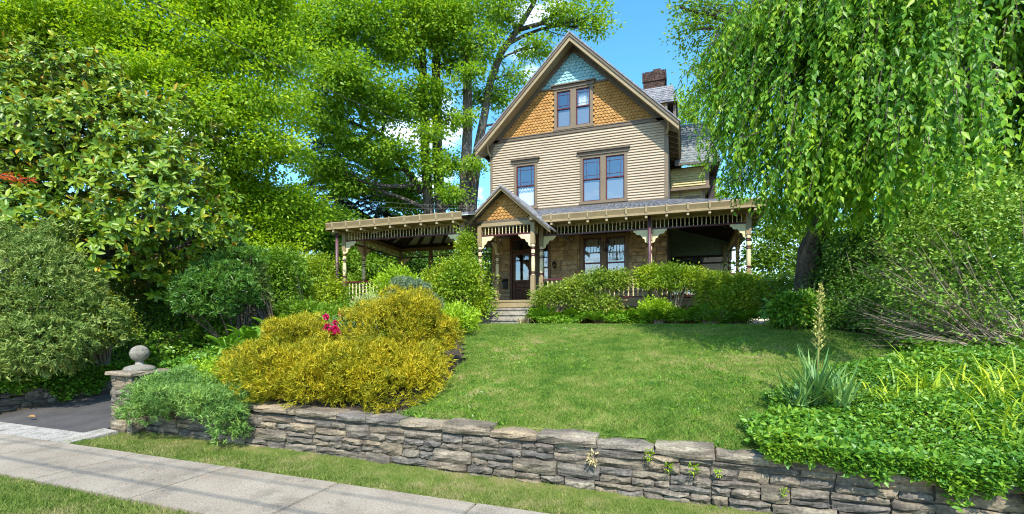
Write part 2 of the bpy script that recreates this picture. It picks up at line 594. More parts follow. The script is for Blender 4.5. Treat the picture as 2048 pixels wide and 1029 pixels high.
# ------------------------------------------------------------------ gate pillar with a ball
PX0, PX1, PY0, PY1 = -9.58, -8.98, 5.42, 6.02
pil = thing('gate_pillar', 'rough stone gate pillar topped with a round stone ball beside the driveway', 'pillar', (-9.28, 5.72, 0))
part('core', MB().box(PX0 + 0.06, PX1 - 0.06, PY0 + 0.06, PY1 - 0.06, -0.1, 1.02), M['mortar'], pil)
rp_ = random.Random(4)
for (x, z, w, h) in coursed(0, 0.6, 1.04, rp_, 4, 0.3, 0.62, 0.35):
    link('stone', stone_mesh(w - 0.008, h - 0.008, 0.14, rp_, M['wall_stone'], 0.035, 0.014), pil, (PX0 + x, PY0 + rp_.uniform(-0.01, 0.02), z))
for (x, z, w, h) in coursed(0, 0.6, 1.04, rp_, 4, 0.3, 0.62, 0.35):
    link('stone', stone_mesh(w - 0.008, h - 0.008, 0.14, rp_, M['wall_stone'], 0.035, 0.014), pil, (PX1 - rp_.uniform(-0.01, 0.02), PY0 + x, z), R(90))
for (x, z, w, h) in coursed(0, 0.6, 1.04, rp_, 4, 0.3, 0.62, 0.35):
    link('stone', stone_mesh(w - 0.008, h - 0.008, 0.14, rp_, M['wall_stone'], 0.035, 0.014), pil, (PX0 + rp_.uniform(-0.01, 0.02), PY1 - x, z), R(-90))
cap = MB()
def rough_disc(mb, poly, z0, z1, rg, lip=0.02):
    lo = [(x_, y_, z0) for x_, y_ in poly]
    mid = [(x_ + rg.uniform(-.012, .012), y_ + rg.uniform(-.012, .012), (z0 + z1) / 2) for x_, y_ in poly]
    cx_ = sum(p[0] for p in poly) / len(poly)
    cy_ = sum(p[1] for p in poly) / len(poly)
    hi = [(cx_ + (x_ - cx_) * (1 - lip), cy_ + (y_ - cy_) * (1 - lip), z1 + rg.uniform(-.006, .006)) for x_, y_ in poly]
    n = len(poly)
    fs = [tuple(range(n - 1, -1, -1)), tuple(range(2 * n, 3 * n))]
    for k in range(2):
        for i in range(n):
            j = (i + 1) % n
            fs.append((k * n + i, k * n + j, (k + 1) * n + j, (k + 1) * n + i))
    mb.add(lo + mid + hi, fs)
sq = []
for (ax, ay), (bx, by) in (((-.35, -.36), (.34, -.36)), ((.34, -.36), (.34, .36)), ((.34, .36), (-.35, .36)), ((-.35, .36), (-.35, -.36))):
    for k in range(4):
        sq.append((-9.28 + ax + (bx - ax) * k / 4 + rp_.uniform(-.018, .018), 5.72 + ay + (by - ay) * k / 4 + rp_.uniform(-.018, .018)))
rough_disc(cap, sq, 1.035, 1.095, rp_, 0.03)
part('cap_slab', cap, M['coping_stone'], pil)
pl = MB()
pl.lathe([(0.235, 1.09), (0.245, 1.12), (0.22, 1.155), (0.15, 1.185), (0.07, 1.20), (0.06, 1.27)], 20, (-9.28, 5.72, 0))
part('plinth', pl, M['cast_stone'], pil, smooth=True)
bl = MB()
bl.lathe([(0.045, 1.245)] + [(max(0.004, 0.15 * math.sin(t) * (1 + 0.02 * math.sin(9 * t))), 1.40 - 0.146 * math.cos(t)) for t in np.linspace(0.28, math.pi - 0.01, 16)], 24, (-9.28, 5.72, 0))
part('ball_finial', bl, M['cast_stone'], pil, smooth=True)

# ------------------------------------------------------------------ low wall on the far side of the driveway
lw = thing('low_wall', 'low stone edging wall under ivy on the left of the driveway', 'stone wall', (-13.2, 7, 0))
for (yy, z, w, h) in coursed(0, 7.0, 0.48, random.Random(8), 2, 0.25, 0.6, 0.4):
    Y0 = 4.95 + yy
    link('stone', stone_mesh(w - 0.008, h - 0.008, 0.12, rw, M['wall_stone'], 0.03, 0.014), lw,
         (-13.16 + rw.uniform(-.01, .015), Y0, float(gh(-12.8, Y0)) + z - 0.03), R(90))

# ================================================================== the house
F = 19.0                       # facade plane
XL, XR, XC = -7.95, -0.63, -4.29
FLOOR = 2.72
BELT, TEAL = 9.75, 11.58
APEX = 13.44
M['siding'] = surf('siding', [(0.36, 0.282, 0.19), (0.41, 0.323, 0.222), (0.43, 0.342, 0.238)], scale=1.1, rough=0.65, bump=0.06, bscale=40, fine=7, famp=0.2, spec=0.3, wear=((0.27, 0.23, 0.165), 1.6, 0.58, 0.85))
M['yellow_siding'] = paint('yellow_siding', (0.42, 0.36, 0.16), 0.08)
M['gold'] = surf('gold_shingle', [(0.32, 0.155, 0.038), (0.385, 0.195, 0.05), (0.43, 0.23, 0.068)], scale=3, rough=0.7, bump=0.15, bscale=50, fine=12, famp=0.4)
M['teal'] = surf('teal_shingle', [(0.20, 0.40, 0.43), (0.25, 0.46, 0.49), (0.30, 0.51, 0.53)], scale=3, rough=0.7, bump=0.15, bscale=50, fine=12, famp=0.4)
M['trim'] = paint('trim', (0.135, 0.10, 0.065), 0.12)
M['frame'] = paint('window_frame', (0.175, 0.128, 0.078), 0.10)
M['tan'] = paint('tan_trim', (0.30, 0.225, 0.12), 0.10)
M['light_tan'] = paint('light_tan', (0.40, 0.315, 0.18), 0.08)
M['cream'] = paint('cream_trim', (0.70, 0.60, 0.34), 0.06)
M['maroon'] = paint('maroon', (0.085, 0.016, 0.02), 0.15, rough=0.4)
M['brownwood'] = surf('brown_wood', [(0.055, 0.024, 0.012), (0.10, 0.045, 0.022), (0.13, 0.06, 0.03)], scale=5, rough=0.45, bump=0.15, stretch=(3, 3, 0.4), fine=20)
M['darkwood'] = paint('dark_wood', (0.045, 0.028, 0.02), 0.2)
M['ceiling'] = paint('porch_ceiling', (0.62, 0.72, 0.62), 0.06)
M['beadboard'] = surf('beadboard', [(0.24, 0.36, 0.33), (0.30, 0.42, 0.39)], scale=3, rough=0.7, bump=0.1, fine=18)
M['downspout'] = paint('downspout', (0.12, 0.06, 0.075), 0.15, rough=0.35)
M['slate'] = surf('slate', [(0.13, 0.135, 0.15), (0.22, 0.22, 0.235), (0.34, 0.33, 0.33)], scale=5.5, rough=0.75, bump=0.3, bscale=30, fine=18)
M['green_slate'] = surf('green_slate', [(0.10, 0.125, 0.125), (0.17, 0.19, 0.19), (0.28, 0.27, 0.25)], scale=4.5, rough=0.75, bump=0.3, bscale=30, fine=14)
M['brick'] = surf('brick', [(0.025, 0.02, 0.018), (0.075, 0.042, 0.034), (0.15, 0.10, 0.08)], scale=9, rough=0.9, bump=0.4, fine=20)
M['copper'] = surf('copper', [(0.10, 0.05, 0.03), (0.10, 0.16, 0.13)], scale=6, rough=0.5, bump=0.1)
M['house_stone'] = surf('house_stone', [(0.22, 0.18, 0.12), (0.40, 0.325, 0.21), (0.54, 0.44, 0.28)], scale=4, rough=0.9, bump=0.6, bscale=16, fine=24,
                        per_object=[(0.68, 0.7, 0.7), (1.15, 1.0, 0.82), (0.9, 0.93, 0.92), (1.25, 1.1, 0.92), (0.78, 0.75, 0.72), (1.05, 0.9, 0.7)], spec=0.2)
M['interior'] = surf('interior', [(0.10, 0.085, 0.07), (0.14, 0.12, 0.10)], scale=2, rough=0.9, bump=0)
M['step_stone'] = surf('step_stone', [(0.22, 0.19, 0.15), (0.34, 0.30, 0.24), (0.42, 0.37, 0.30)], scale=5, rough=0.9, bump=0.5, fine=30, wear=((0.13, 0.11, 0.08), 3, 0.55, 0.75))
M['curtain'] = surf('curtain', [(0.72, 0.70, 0.66), (0.85, 0.84, 0.8)], scale=20, rough=0.9, bump=0.2, stretch=(1, 1, 0.1))
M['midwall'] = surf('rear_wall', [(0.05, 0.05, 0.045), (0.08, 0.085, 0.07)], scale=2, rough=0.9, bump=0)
M['screen'] = surf('insect_screen', [(0.13, 0.12, 0.12), (0.18, 0.17, 0.17)], scale=40, rough=0.8, bump=0.05)
M['iron'] = paint('iron', (0.02, 0.02, 0.022), 0.2, rough=0.4)
def glass_mat(name, tint, refl, glosscol):
    m, t, out = new_mat(name)
    tr = nd(t, 'ShaderNodeBsdfTransparent', Color=(*tint, 1))
    gl = nd(t, 'ShaderNodeBsdfGlossy', Color=(*glosscol, 1), Roughness=0.03)
    co = t.nodes.new('ShaderNodeTexCoord')
    nz = nd(t, 'ShaderNodeTexNoise', Scale=2.2, Detail=1.0)
    t.links.new(co.outputs['Object'], nz.inputs['Vector'])
    b = nd(t, 'ShaderNodeBump', Strength=0.12, Distance=0.02)
    t.links.new(nz.outputs['Fac'], b.inputs['Height'])
    t.links.new(b.outputs[0], gl.inputs['Normal'])
    mx = t.nodes.new('ShaderNodeMixShader')
    mx.inputs[0].default_value = refl
    t.links.new(tr.outputs[0], mx.inputs[1])
    t.links.new(gl.outputs[0], mx.inputs[2])
    t.links.new(mx.outputs[0], out.inputs['Surface'])
    return m
M['glass'] = glass_mat('window_glass', (0.85, 0.9, 0.9), 0.20, (0.88, 0.94, 1.0))
M['porch_glass'] = glass_mat('porch_glass', (0.7, 0.75, 0.75), 0.2, (0.9, 0.95, 1.0))
M['lamp_glass'] = glass_mat('lamp_glass', (0.8, 0.78, 0.7), 0.2, (0.9, 0.9, 0.9))

house = thing('victorian_house', 'tall stone and clapboard house with shingled gable and wraparound porch', 'house', (XC, F, 1.87))

def roof_z(x):
    return APEX - abs(x - XC)

# sheathing with real openings -------------------------------------------------
def pierced(mb, x0, x1, z0, z1, y0, y1, holes):
    xs = sorted({x0, x1} | {h[0] for h in holes} | {h[1] for h in holes})
    zs = sorted({z0, z1} | {h[2] for h in holes} | {h[3] for h in holes})
    for i in range(len(xs) - 1):
        for j in range(len(zs) - 1):
            cx, cz = (xs[i] + xs[i + 1]) / 2, (zs[j] + zs[j + 1]) / 2
            if not any(h[0] < cx < h[1] and h[2] < cz < h[3] for h in holes):
                mb.box(xs[i], xs[i + 1], y0, y1, zs[j], zs[j + 1])
ATTIC = [(-4.97, -4.40, 9.95, 11.42), (-4.17, -3.60, 9.95, 11.42)]
SECOND = [(-6.74, -5.93, 6.80, 8.54), (-3.89, -3.18, 6.80, 8.54), (-2.965, -2.24, 6.80, 8.54)]
FIRST = [(-3.88, -3.17, 3.25, 5.34), (-2.95, -2.22, 3.25, 5.34)]
SIDE_LIGHT = [(-5.62, -5.36, 3.2, 5.2)]
DOOR = (-6.98, -6.08, FLOOR, 5.45)
sh = MB()
pierced(sh, XL, XR, 6.60, BELT, F + 0.03, F + 0.12, SECOND)
pierced(sh, XL, XR, FLOOR - 0.4, 6.60, F + 0.10, F + 0.30, FIRST + SIDE_LIGHT + [DOOR])
# gable backing as strips
zz = np.linspace(BELT, APEX - 0.3, 40)
holes = ATTIC
for k in range(len(zz) - 1):
    z0, z1 = zz[k], zz[k + 1]
    hw = (APEX - 0.25) - z1
    if hw <= 0.02:
        continue
    xa, xb = max(XL, XC - hw), min(XR, XC + hw)
    segs = [(xa, xb)]
    for h in holes:
        if z1 > h[2] and z0 < h[3]:
            ns = []
            for s0, s1 in segs:
                if h[0] > s0 and h[1] < s1:
                    ns += [(s0, h[0]), (h[1], s1)]
                else:
                    ns.append((s0, s1))
            segs = ns
    for s0, s1 in segs:
        sh.box(s0, s1, F + 0.03, F + 0.12, z0, z1)
# side and back walls
sh.box(XL, XL + 0.12, F + 0.12, 30, 1.8, 9.6)
sh.box(XR - 0.12, XR, F + 0.30, 30, 1.8, 9.6)
sh.box(XL + 0.12, XR - 0.12, 29.88, 30, 1.8, 9.6)
part('sheathing', sh, M['interior'], house)
inn = MB()
for z0, z1 in ((9.70, 9.74), (6.62, 6.70), (2.55, 2.70)):
    inn.box(XL + 0.13, XR - 0.13, F + 0.32, 29.8, z0, z1)
inn.box(XL + 0.13, XR - 0.13, 23.5, 23.6, 2.75, 12.3)
part('interior', inn, M['interior'], house)

# clapboards -------------------------------------------------------------------
clap = part('clapboard_wall', MB().box(XL - 0.002, XL + 0.11, F - 0.045, F + 0.028, 6.70, 9.62), M['frame'], house)   # corner board
part('corner_board', MB().box(XR - 0.11, XR + 0.03, F - 0.045, F + 0.3, 6.70, BELT - 0.05), M['frame'], clap)
N = 28
def board(x0, x1, z0, z1, y=F, mat=None, par=None, name='clapboard'):
    mb = MB().yz([(y + 0.028, z0 - 0.014), (y - 0.056, z0 - 0.014), (y - 0.056, z0 + 0.0), (y - 0.004, z1), (y + 0.028, z1)], x0, x1)
    return part(name, mb, mat or M['siding'], par or clap)
outer2 = [(-6.86, -5.81, 6.70, 8.70), (-4.01, -2.12, 6.70, 8.70)]
dz = (9.64 - 6.70) / N
for k in range(N):
    z0, z1 = 6.70 + k * dz, 6.70 + (k + 1) * dz
    segs = [(XL + 0.112, XR - 0.112)]
    for h in outer2:
        if z1 > h[2] + 0.03 and z0 < h[3] - 0.03:
            ns = []
            for s0, s1 in segs:
                if h[0] > s0 and h[1] < s1:
                    ns += [(s0, h[0]), (h[1], s1)]
                else:
                    ns.append((s0, s1))
            segs = ns
    for s0, s1 in segs:
        board(s0, s1, z0, z1)
bb = MB()
bb.box(XL + 0.0, XR + 0.0, F - 0.06, F + 0.02, 9.645, 9.76)
bb.box(XL + 0.0, XR + 0.0, F - 0.085, F + 0.02, 9.762, 9.80)
part('belt_board', bb, M['trim'], house)
part('water_table', MB().box(XL - 0.02, XR + 0.03, F - 0.07, F + 0.02, 6.585, 6.688), M['trim'], house)
part('teal_belt', MB().box(XC - (12.95 - TEAL), XC + (12.95 - TEAL), F - 0.055, F + 0.02, TEAL - 0.04, TEAL + 0.035), M['trim'], house)

# fish-scale shingles (each about 8 x 6 px) -------------------------------------
def scales(mb, x0f, x1f, z0, z1, y, holes=(), w=0.145, ex=0.112, rg=random.Random(2)):
    rows = int(round((z1 - z0) / ex))
    ex = (z1 - z0) / rows
    for r_ in range(rows):
        zt = z0 + (r_ + 1) * ex
        zb = z0 + r_ * ex
        xa, xb = x0f(zb), x1f(zb)
        xa2, xb2 = x0f(zt), x1f(zt)
        off = (w / 2) * (r_ % 2)
        i0 = math.floor((xa - XC) / w) - 1
        i1 = math.ceil((xb - XC) / w) + 1
        for i in range(i0, i1):
            cx = XC + i * w + off
            if cx - w * 0.3 < xa or cx + w * 0.3 > xb:
                continue
            if any(h[0] < cx < h[1] and h[2] < zb + ex / 2 < h[3] for h in holes):
                continue
            g = w * 0.49
            j = rg.uniform(-0.004, 0.004)
            pts = [(cx - g, zt + 0.03)]
            zc = zb + 0.045 + j
            pts.append((cx - g, zc))
            for a_ in (200, 225, 250, 290, 315, 340):
                pts.append((cx + g * math.cos(R(a_)), zc + g * 1.0 * math.sin(R(a_))))
            pts.append((cx + g, zc))
            pts.append((cx + g, zt + 0.03))
            yo = y - 0.046 + rg.uniform(-0.006, 0.004)
            n = len(pts)
            vs = []
            for (px, pz) in pts:
                f_ = (pz - (zb - 0.03)) / (ex + 0.06)
                px = min(max(px, xa - 0.03), xb + 0.03)
                vs.append((px, yo + 0.044 * f_, pz))
            for (px, pz) in pts:
                px = min(max(px, xa - 0.03), xb + 0.03)
                vs.append((px, y + 0.026, pz))
            fs = [tuple(range(n))]
            for q in range(n - 1):
                fs.append((q, q + n, q + 1 + n, q + 1))
            mb.add(vs, fs)
INSET = 0.42
gl_ = lambda z: max(XL, XC - (APEX - INSET - z))
gr_ = lambda z: min(XR, XC + (APEX - INSET - z))
gm = MB()
scales(gm, gl_, gr_, 9.80, TEAL - 0.05, F, holes=[(-5.10, -3.46, 9.7, 11.6)])
part('gold_shingles', gm, M['gold'], house, kind='stuff')
tm = MB()
scales(tm, gl_, gr_, TEAL + 0.045, APEX - INSET - 0.1, F, w=0.165, ex=0.135)
part('teal_shingles', tm, M['teal'], house, kind='stuff')

# main roof and rakes ----------------------------------------------------------
EX = 4.08
def rake(mb, ya, yb, off, th, x0=0.0, ext=EX):
    """sloping board both sides of the gable, top edge 'off' below the roof line"""
    for s in (-1, 1):
        p = [(XC + s * x0, APEX - off - x0), (XC + s * ext, APEX - off - ext), (XC + s * ext, APEX - off - th - ext), (XC + s * x0, APEX - off - th - x0)]
        mb.xz(p if s > 0 else p[::-1], ya, yb)
YR0 = F - 0.68
rf = MB()
for s in (-1, 1):
    p = [(XC, APEX), (XC + s * (EX + 0.06), APEX - EX - 0.06), (XC + s * (EX + 0.06), APEX - EX - 0.12), (XC, APEX - 0.07)]
    rf.xz(p if s > 0 else p[::-1], YR0 - 0.04, 30.4)
roof = part('roof', rf, M['slate'], house)
b1 = MB()
rake(b1, YR0 - 0.015, YR0 + 0.05, 0.075, 0.12)
part('rake_crown', b1, M['trim'], roof)
b2 = MB()
rake(b2, YR0 + 0.02, YR0 + 0.07, 0.197, 0.17)
part('rake_board', b2, M['tan'], roof)
b3 = MB()
rake(b3, YR0 + 0.072, F + 0.02, 0.20, 0.03)
part('soffit', b3, M['tan'], roof)
b4 = MB()
rake(b4, F - 0.06, F + 0.025, 0.234, 0.24, ext=3.66)
part('frieze_board', b4, M['trim'], house)
# rafter tails along both eaves, bracket at the front
for s, nme in ((-1, 'rafter_tail'), (1, 'rafter_tail')):
    xw = XC + s * 3.68
    for k in range(13):
        yy = F + 0.05 + k * 0.62
        zc = roof_z(xw)
        p = [(xw, zc - 0.13), (xw + s * 0.40, zc - 0.53), (xw + s * 0.40, zc - 0.62), (xw, zc - 0.44)]
        part(nme, MB().xz(p if s > 0 else p[::-1], yy, yy + 0.07), M['tan'], roof)
    g = MB()
    g.box(xw + s * 0.38 - 0.03, xw + s * 0.38 + 0.05, YR0 + 0.02, 30.3, roof_z(xw) - 0.56, roof_z(xw) - 0.45)
    part('gutter', g, M['copper'] if s < 0 else M['tan'], roof)
    # eave bracket curling off the corner
    pts = [(XC + s * 3.62, F - 0.06, 9.1), (XC + s * 3.70, F - 0.16, 9.25), (XC + s * 3.70, F - 0.26, 9.45), (XC + s * 3.68, F - 0.36, 9.62)]
    part('eave_bracket', MB().tube(pts, [0.05, 0.045, 0.045, 0.06], 6), M['tan'], roof)
    part('bracket_block', MB().box(XC + s * 3.68 - 0.07, XC + s * 3.68 + 0.07, F - 0.5, F - 0.05, 9.60, 9.70), M['tan'], roof)

# windows ----------------------------------------------------------------------
def window(holes, casing, z_head, y=F, head=True, muntin='border', lower='screen', curtain=None, glass='glass'):
    """holes: sash openings side by side; casing: (x0, x1, z0, z1) outer edge"""
    x0, x1, z0, z1 = casing
    fm = MB()
    pierced(fm, x0, x1, z0, z1, y - 0.05, y + 0.10, holes)
    w = part('window', fm, M['frame'], house)
    if head:
        hm = MB()
        hm.box(x0 - 0.05, x1 + 0.05, y - 0.09, y + 0.02, z1 + 0.002, z1 + 0.13)
        hm.box(x0 - 0.11, x1 + 0.11, y - 0.16, y + 0.02, z1 + 0.132, z1 + 0.18)
        part('header', hm, M['trim'], w)
    part('sill', MB().box(x0 - 0.03, x1 + 0.03, y - 0.10, y + 0.02, z0 - 0.06, z0 - 0.002), M['frame'], w)
    for q, (a, b, c, d) in enumerate(holes):
        mid = c + (d - c) * 0.50
        for (zz0, zz1, yy, up) in ((mid, d, y + 0.005, True), (c, mid + 0.03, y + 0.035, False)):
            s_ = 0.045
            sm = MB()
            pierced(sm, a, b, zz0, zz1, yy - 0.015, yy + 0.014, [(a + s_, b - s_, zz0 + s_, zz1 - s_)])
            part('sash', sm, M['maroon'], w)
            part('pane', MB().add([(a + s_, yy + 0.004, zz0 + s_), (b - s_, yy + 0.004, zz0 + s_), (b - s_, yy + 0.004, zz1 - s_), (a + s_, yy + 0.004, zz1 - s_)], [(0, 1, 2, 3)]), M[glass], w)
            if up and muntin == 'border':
                mm = MB()
                bw, bh = (b - a) * 0.2, (zz1 - zz0) * 0.2
                for xx in (a + bw, b - bw):
                    mm.box(xx - 0.006, xx + 0.006, yy - 0.008, yy, zz0 + s_, zz1 - s_)
                for zzm in (zz0 + bh, zz1 - bh):
                    mm.box(a + s_, b - s_, yy - 0.0095, yy - 0.001, zzm - 0.006, zzm + 0.006)
                part('muntin', mm, M['maroon'], w)
            if not up and lower == 'screen':
                part('insect_screen', MB().add([(a + s_, yy + 0.012, zz0 + s_), (b - s_, yy + 0.012, zz0 + s_), (b - s_, yy + 0.012, zz1 - s_ - 0.08), (a + s_, yy + 0.012, zz1 - s_ - 0.08)], [(0, 1, 2, 3)]), M['screen'], w)
        if curtain is not None and q in curtain:
            cz0, cz1 = curtain[q]
            cm = MB()
            npl = 26
            vs, fs = [], []
            for i in range(npl + 1):
                xx = a + 0.05 + (b - a - 0.1) * i / npl
                yo = y + 0.16 + 0.03 * math.sin(i * 2.1) + 0.01 * math.sin(i * 5.3)
                zt = cz1 + 0.03 * math.sin(i * 1.4)
                vs += [(xx, yo, cz0), (xx, yo, zt)]
            for i in range(npl):
                fs.append((2 * i, 2 * i + 2, 2 * i + 3, 2 * i + 1))
            part('curtain', cm.add(vs, fs), M['curtain'], w)
    return w
window(ATTIC, (-5.09, -3.47, 9.87, 11.50), 11.5, curtain={1: (10.75, 11.28)})
window([SECOND[0]], (-6.86, -5.81, 6.74, 8.64), 8.64, lower='none', curtain={0: (6.86, 7.62)})
window(SECOND[1:], (-4.01, -2.12, 6.74, 8.64), 8.64)
window(FIRST, (-4.02, -2.08, 3.15, 5.46), 5.46, y=F + 0.10, head=False, muntin='none', lower='none', curtain={0: (4.35, 5.3), 1: (4.35, 5.3)}, glass='porch_glass')
window(SIDE_LIGHT, (-5.70, -5.28, 3.1, 5.30), 5.3, y=F + 0.10, head=False, muntin='none', lower='none', glass='porch_glass')

# first-storey stonework --------------------------------------------------------
sw = part('stone_wall', MB().box(XL + 0.05, XR - 0.05, F + 0.07, F + 0.098, FLOOR, FLOOR + 0.05), M['mortar'], house)
hs = random.Random(21)
def stone_panel(x0, x1, z0, z1, bands):
    for (x, z, w, h) in coursed(x0, x1, z1 - z0, hs, bands, 0.3, 0.75, 0.5):
        link('stone', stone_mesh(w - 0.012, h - 0.012, 0.09, hs, M['house_stone'], 0.02, 0.008), sw, (x, F + 0.03 + hs.uniform(-0.01, 0.01), z0 + z))
stone_panel(-7.9, -7.06, FLOOR, 5.6, 8)
stone_panel(-5.26, -4.03, FLOOR, 5.6, 8)
stone_panel(-2.07, XR, FLOOR, 5.6, 8)
stone_panel(-4.0, -2.1, FLOOR, 3.08, 1)

# front door -------------------------------------------------------------------
dr = MB()
pierced(dr, -7.05, -6.02, FLOOR, 5.52, F + 0.0, F + 0.12, [(-6.95, -6.12, FLOOR + 0.001, 5.42)])
dr.box(-6.95, -6.12, F + 0.06, F + 0.12, 4.92, 5.0)
door = part('door', dr, M['brownwood'], house)
lf = MB()
pierced(lf, -6.945, -6.125, FLOOR + 0.02, 4.91, F + 0.085, F + 0.125, [(-6.83, -6.24, 3.72, 4.80), (-6.83, -6.56, 2.9, 3.3), (-6.51, -6.24, 2.9, 3.3), (-6.83, -6.24, 3.38, 3.62)])
part('door_leaf', lf, M['brownwood'], door)
part('door_glass', MB().add([(-6.83, F + 0.105, 3.72), (-6.24, F + 0.105, 3.72), (-6.24, F + 0.105, 4.80), (-6.83, F + 0.105, 4.80)], [(0, 1, 2, 3)]), M['porch_glass'], door)
part('transom_glass', MB().add([(-6.95, F + 0.1, 5.0), (-6.12, F + 0.1, 5.0), (-6.12, F + 0.1, 5.42), (-6.95, F + 0.1, 5.42)], [(0, 1, 2, 3)]), M['porch_glass'], door)
for (a, b, c, d) in ((-6.83, -6.56, 2.9, 3.3), (-6.51, -6.24, 2.9, 3.3), (-6.83, -6.24, 3.38, 3.62)):
    pm = MB()
    i_ = 0.05
    pm.add([(a, F + 0.12, c), (b, F + 0.12, c), (b, F + 0.12, d), (a, F + 0.12, d),
            (a + i_, F + 0.092, c + i_), (b - i_, F + 0.092, c + i_), (b - i_, F + 0.092, d - i_), (a + i_, F + 0.092, d - i_)],
           [(4, 5, 6, 7), (0, 1, 5, 4), (1, 2, 6, 5), (2, 3, 7, 6), (3, 0, 4, 7)])
    part('door_panel', pm, M['brownwood'], door)
part('door_knob', MB().lathe([(0.01, 0), (0.03, 0.01), (0.035, 0.03), (0.03, 0.05), (0.005, 0.06)], 10, (-6.2, F + 0.05, 3.62)), M['copper'], door, smooth=True)
# light paper of a door curtain is not shown; the hall behind stays dark

# ================================================================== porch
EAVE_Y, EAVE_Z = 16.15, 5.70        # right-hand porch eave
PF = 16.6                           # its post line
EY, EPX = 15.9, 0                   # entry post line
LY = 15.1                           # pavilion post line
PXR = 1.887

fl = MB()
fl.box(-7.3, PXR + 0.12, PF - 0.12, F + 0.02, FLOOR - 0.07, FLOOR)
fl.box(XR, PXR + 0.12, F + 0.02, 24.0, FLOOR - 0.07, FLOOR)
fl.box(-7.25, -4.85, EY - 0.14, PF - 0.12, FLOOR - 0.07, FLOOR)
fl.xy([(-12.6, LY - 0.12), (-7.3, LY - 0.12), (-7.3, F - 0.1), (-7.97, F - 0.1), (-7.97, 20.4), (-13.4, 20.4)], FLOOR - 0.07, FLOOR)
pfloor = part('porch_floor', fl, M['tan'], house)
fa = MB()
fa.box(-4.84, PXR + 0.10, PF - 0.10, PF - 0.06, FLOOR - 0.30, FLOOR - 0.072)
fa.box(-7.2, -4.88, EY - 0.12, EY - 0.08, FLOOR - 0.26, FLOOR - 0.072)
fa.box(-12.55, -7.3, LY - 0.10, LY - 0.06, FLOOR - 0.30, FLOOR - 0.072)
part('fascia_board', fa, M['tan'], pfloor)
# lattice skirt
la = MB()
for i in range(75):
    xx = -4.8 + i * 0.09
    if xx < PXR:
        la.box(xx, xx + 0.035, PF - 0.09, PF - 0.075, 1.8, FLOOR - 0.30)
for i in range(8):
    zz_ = 1.84 + i * 0.085
    la.box(-4.8, PXR + 0.08, PF - 0.1, PF - 0.09, zz_, zz_ + 0.035)
part('lattice_skirt', la, M['gold'], pfloor, kind='stuff')
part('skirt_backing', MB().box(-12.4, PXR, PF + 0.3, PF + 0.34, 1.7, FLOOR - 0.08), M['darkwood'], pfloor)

# steps
st = MB().box(-6.95, -5.1, 15.835, 15.86, 1.7, 2.6)
steps = part('steps', st, M['step_stone'], house)
for (yy, zz_) in ((15.5, 2.42), (15.17, 2.23), (14.84, 2.04)):
    part('riser', MB().box(-6.97, -5.08, yy + 0.004, yy + 0.33, 1.7, zz_ - 0.056), M['step_stone'], steps)
    part('tread', MB().box(-7.0, -5.05, yy - 0.035, yy + 0.325, zz_ - 0.052, zz_), M['step_stone'], steps)

# turned posts ------------------------------------------------------------------
H_ = 5.46 - FLOOR
def post_meshes():
    sq_ = MB()
    sq_.lathe([(0.127, 0), (0.127, 0.09), (0.106, 0.105), (0.106, 0.86)], 4)
    top_ = MB().box(-0.075, 0.075, -0.075, 0.075, 1.98, H_)
    tu = MB().lathe([(0.05, 0.855), (0.075, 0.90), (0.05, 0.95), (0.045, 0.97), (0.068, 1.02), (0.072, 1.25), (0.062, 1.52), (0.058, 1.60),
                     (0.07, 1.66), (0.066, 1.78), (0.05, 1.84), (0.075, 1.90), (0.06, 1.985)], 14)
    ri = MB()
    for z in (0.925, 0.985, 1.56, 1.625, 1.80, 1.86):
        ri.lathe([(0.06, z - 0.02), (0.078, z - 0.012), (0.078, z + 0.012), (0.06, z + 0.02)], 14)
    return sq_.mesh('block', M['tan']), top_.mesh('top_block', M['tan']), tu.mesh('turning', M['cream'], smooth=True), ri.mesh('ring', M['maroon'])
PM = post_meshes()
def post(x, y):
    o = link('porch_post', PM[0], house, (x, y, FLOOR))
    link('top_block', PM[1], o, (x, y, FLOOR))
    link('turning', PM[2], o, (x, y, FLOOR))
    link('ring', PM[3], o, (x, y, FLOOR))
    return o
def bracket_mesh():
    pr = [(0.0, 0.0), (0.46, 0.0), (0.46, -0.06), (0.40, -0.09), (0.37, -0.15), (0.30, -0.17), (0.25, -0.16), (0.20, -0.21), (0.17, -0.28), (0.10, -0.31), (0.075, -0.42), (0.0, -0.46)]
    mb = MB()
    n = len(pr)
    a = [(x, -0.02, z) for x, z in pr]
    b = [(x, 0.02, z) for x, z in pr]
    fs = []
    for i in range(1, n - 1):
        fs.append((0, i, i + 1))
        fs.append((n, n + i + 1, n + i))
    for i in range(n):
        j = (i + 1) % n
        fs.append((i, n + i, n + j, j))
    mb.add(a + b, fs)
    return mb.mesh('bracket', M['cream'])
BM = bracket_mesh()
FZ0, FZ1 = 5.10, 5.40
def bracket(par, x, y, rz):
    dx, dy = math.cos(rz) * 0.08, math.sin(rz) * 0.08
    return link('bracket', BM, par, (x + dx, y + dy, FZ0 - 0.035), rz)

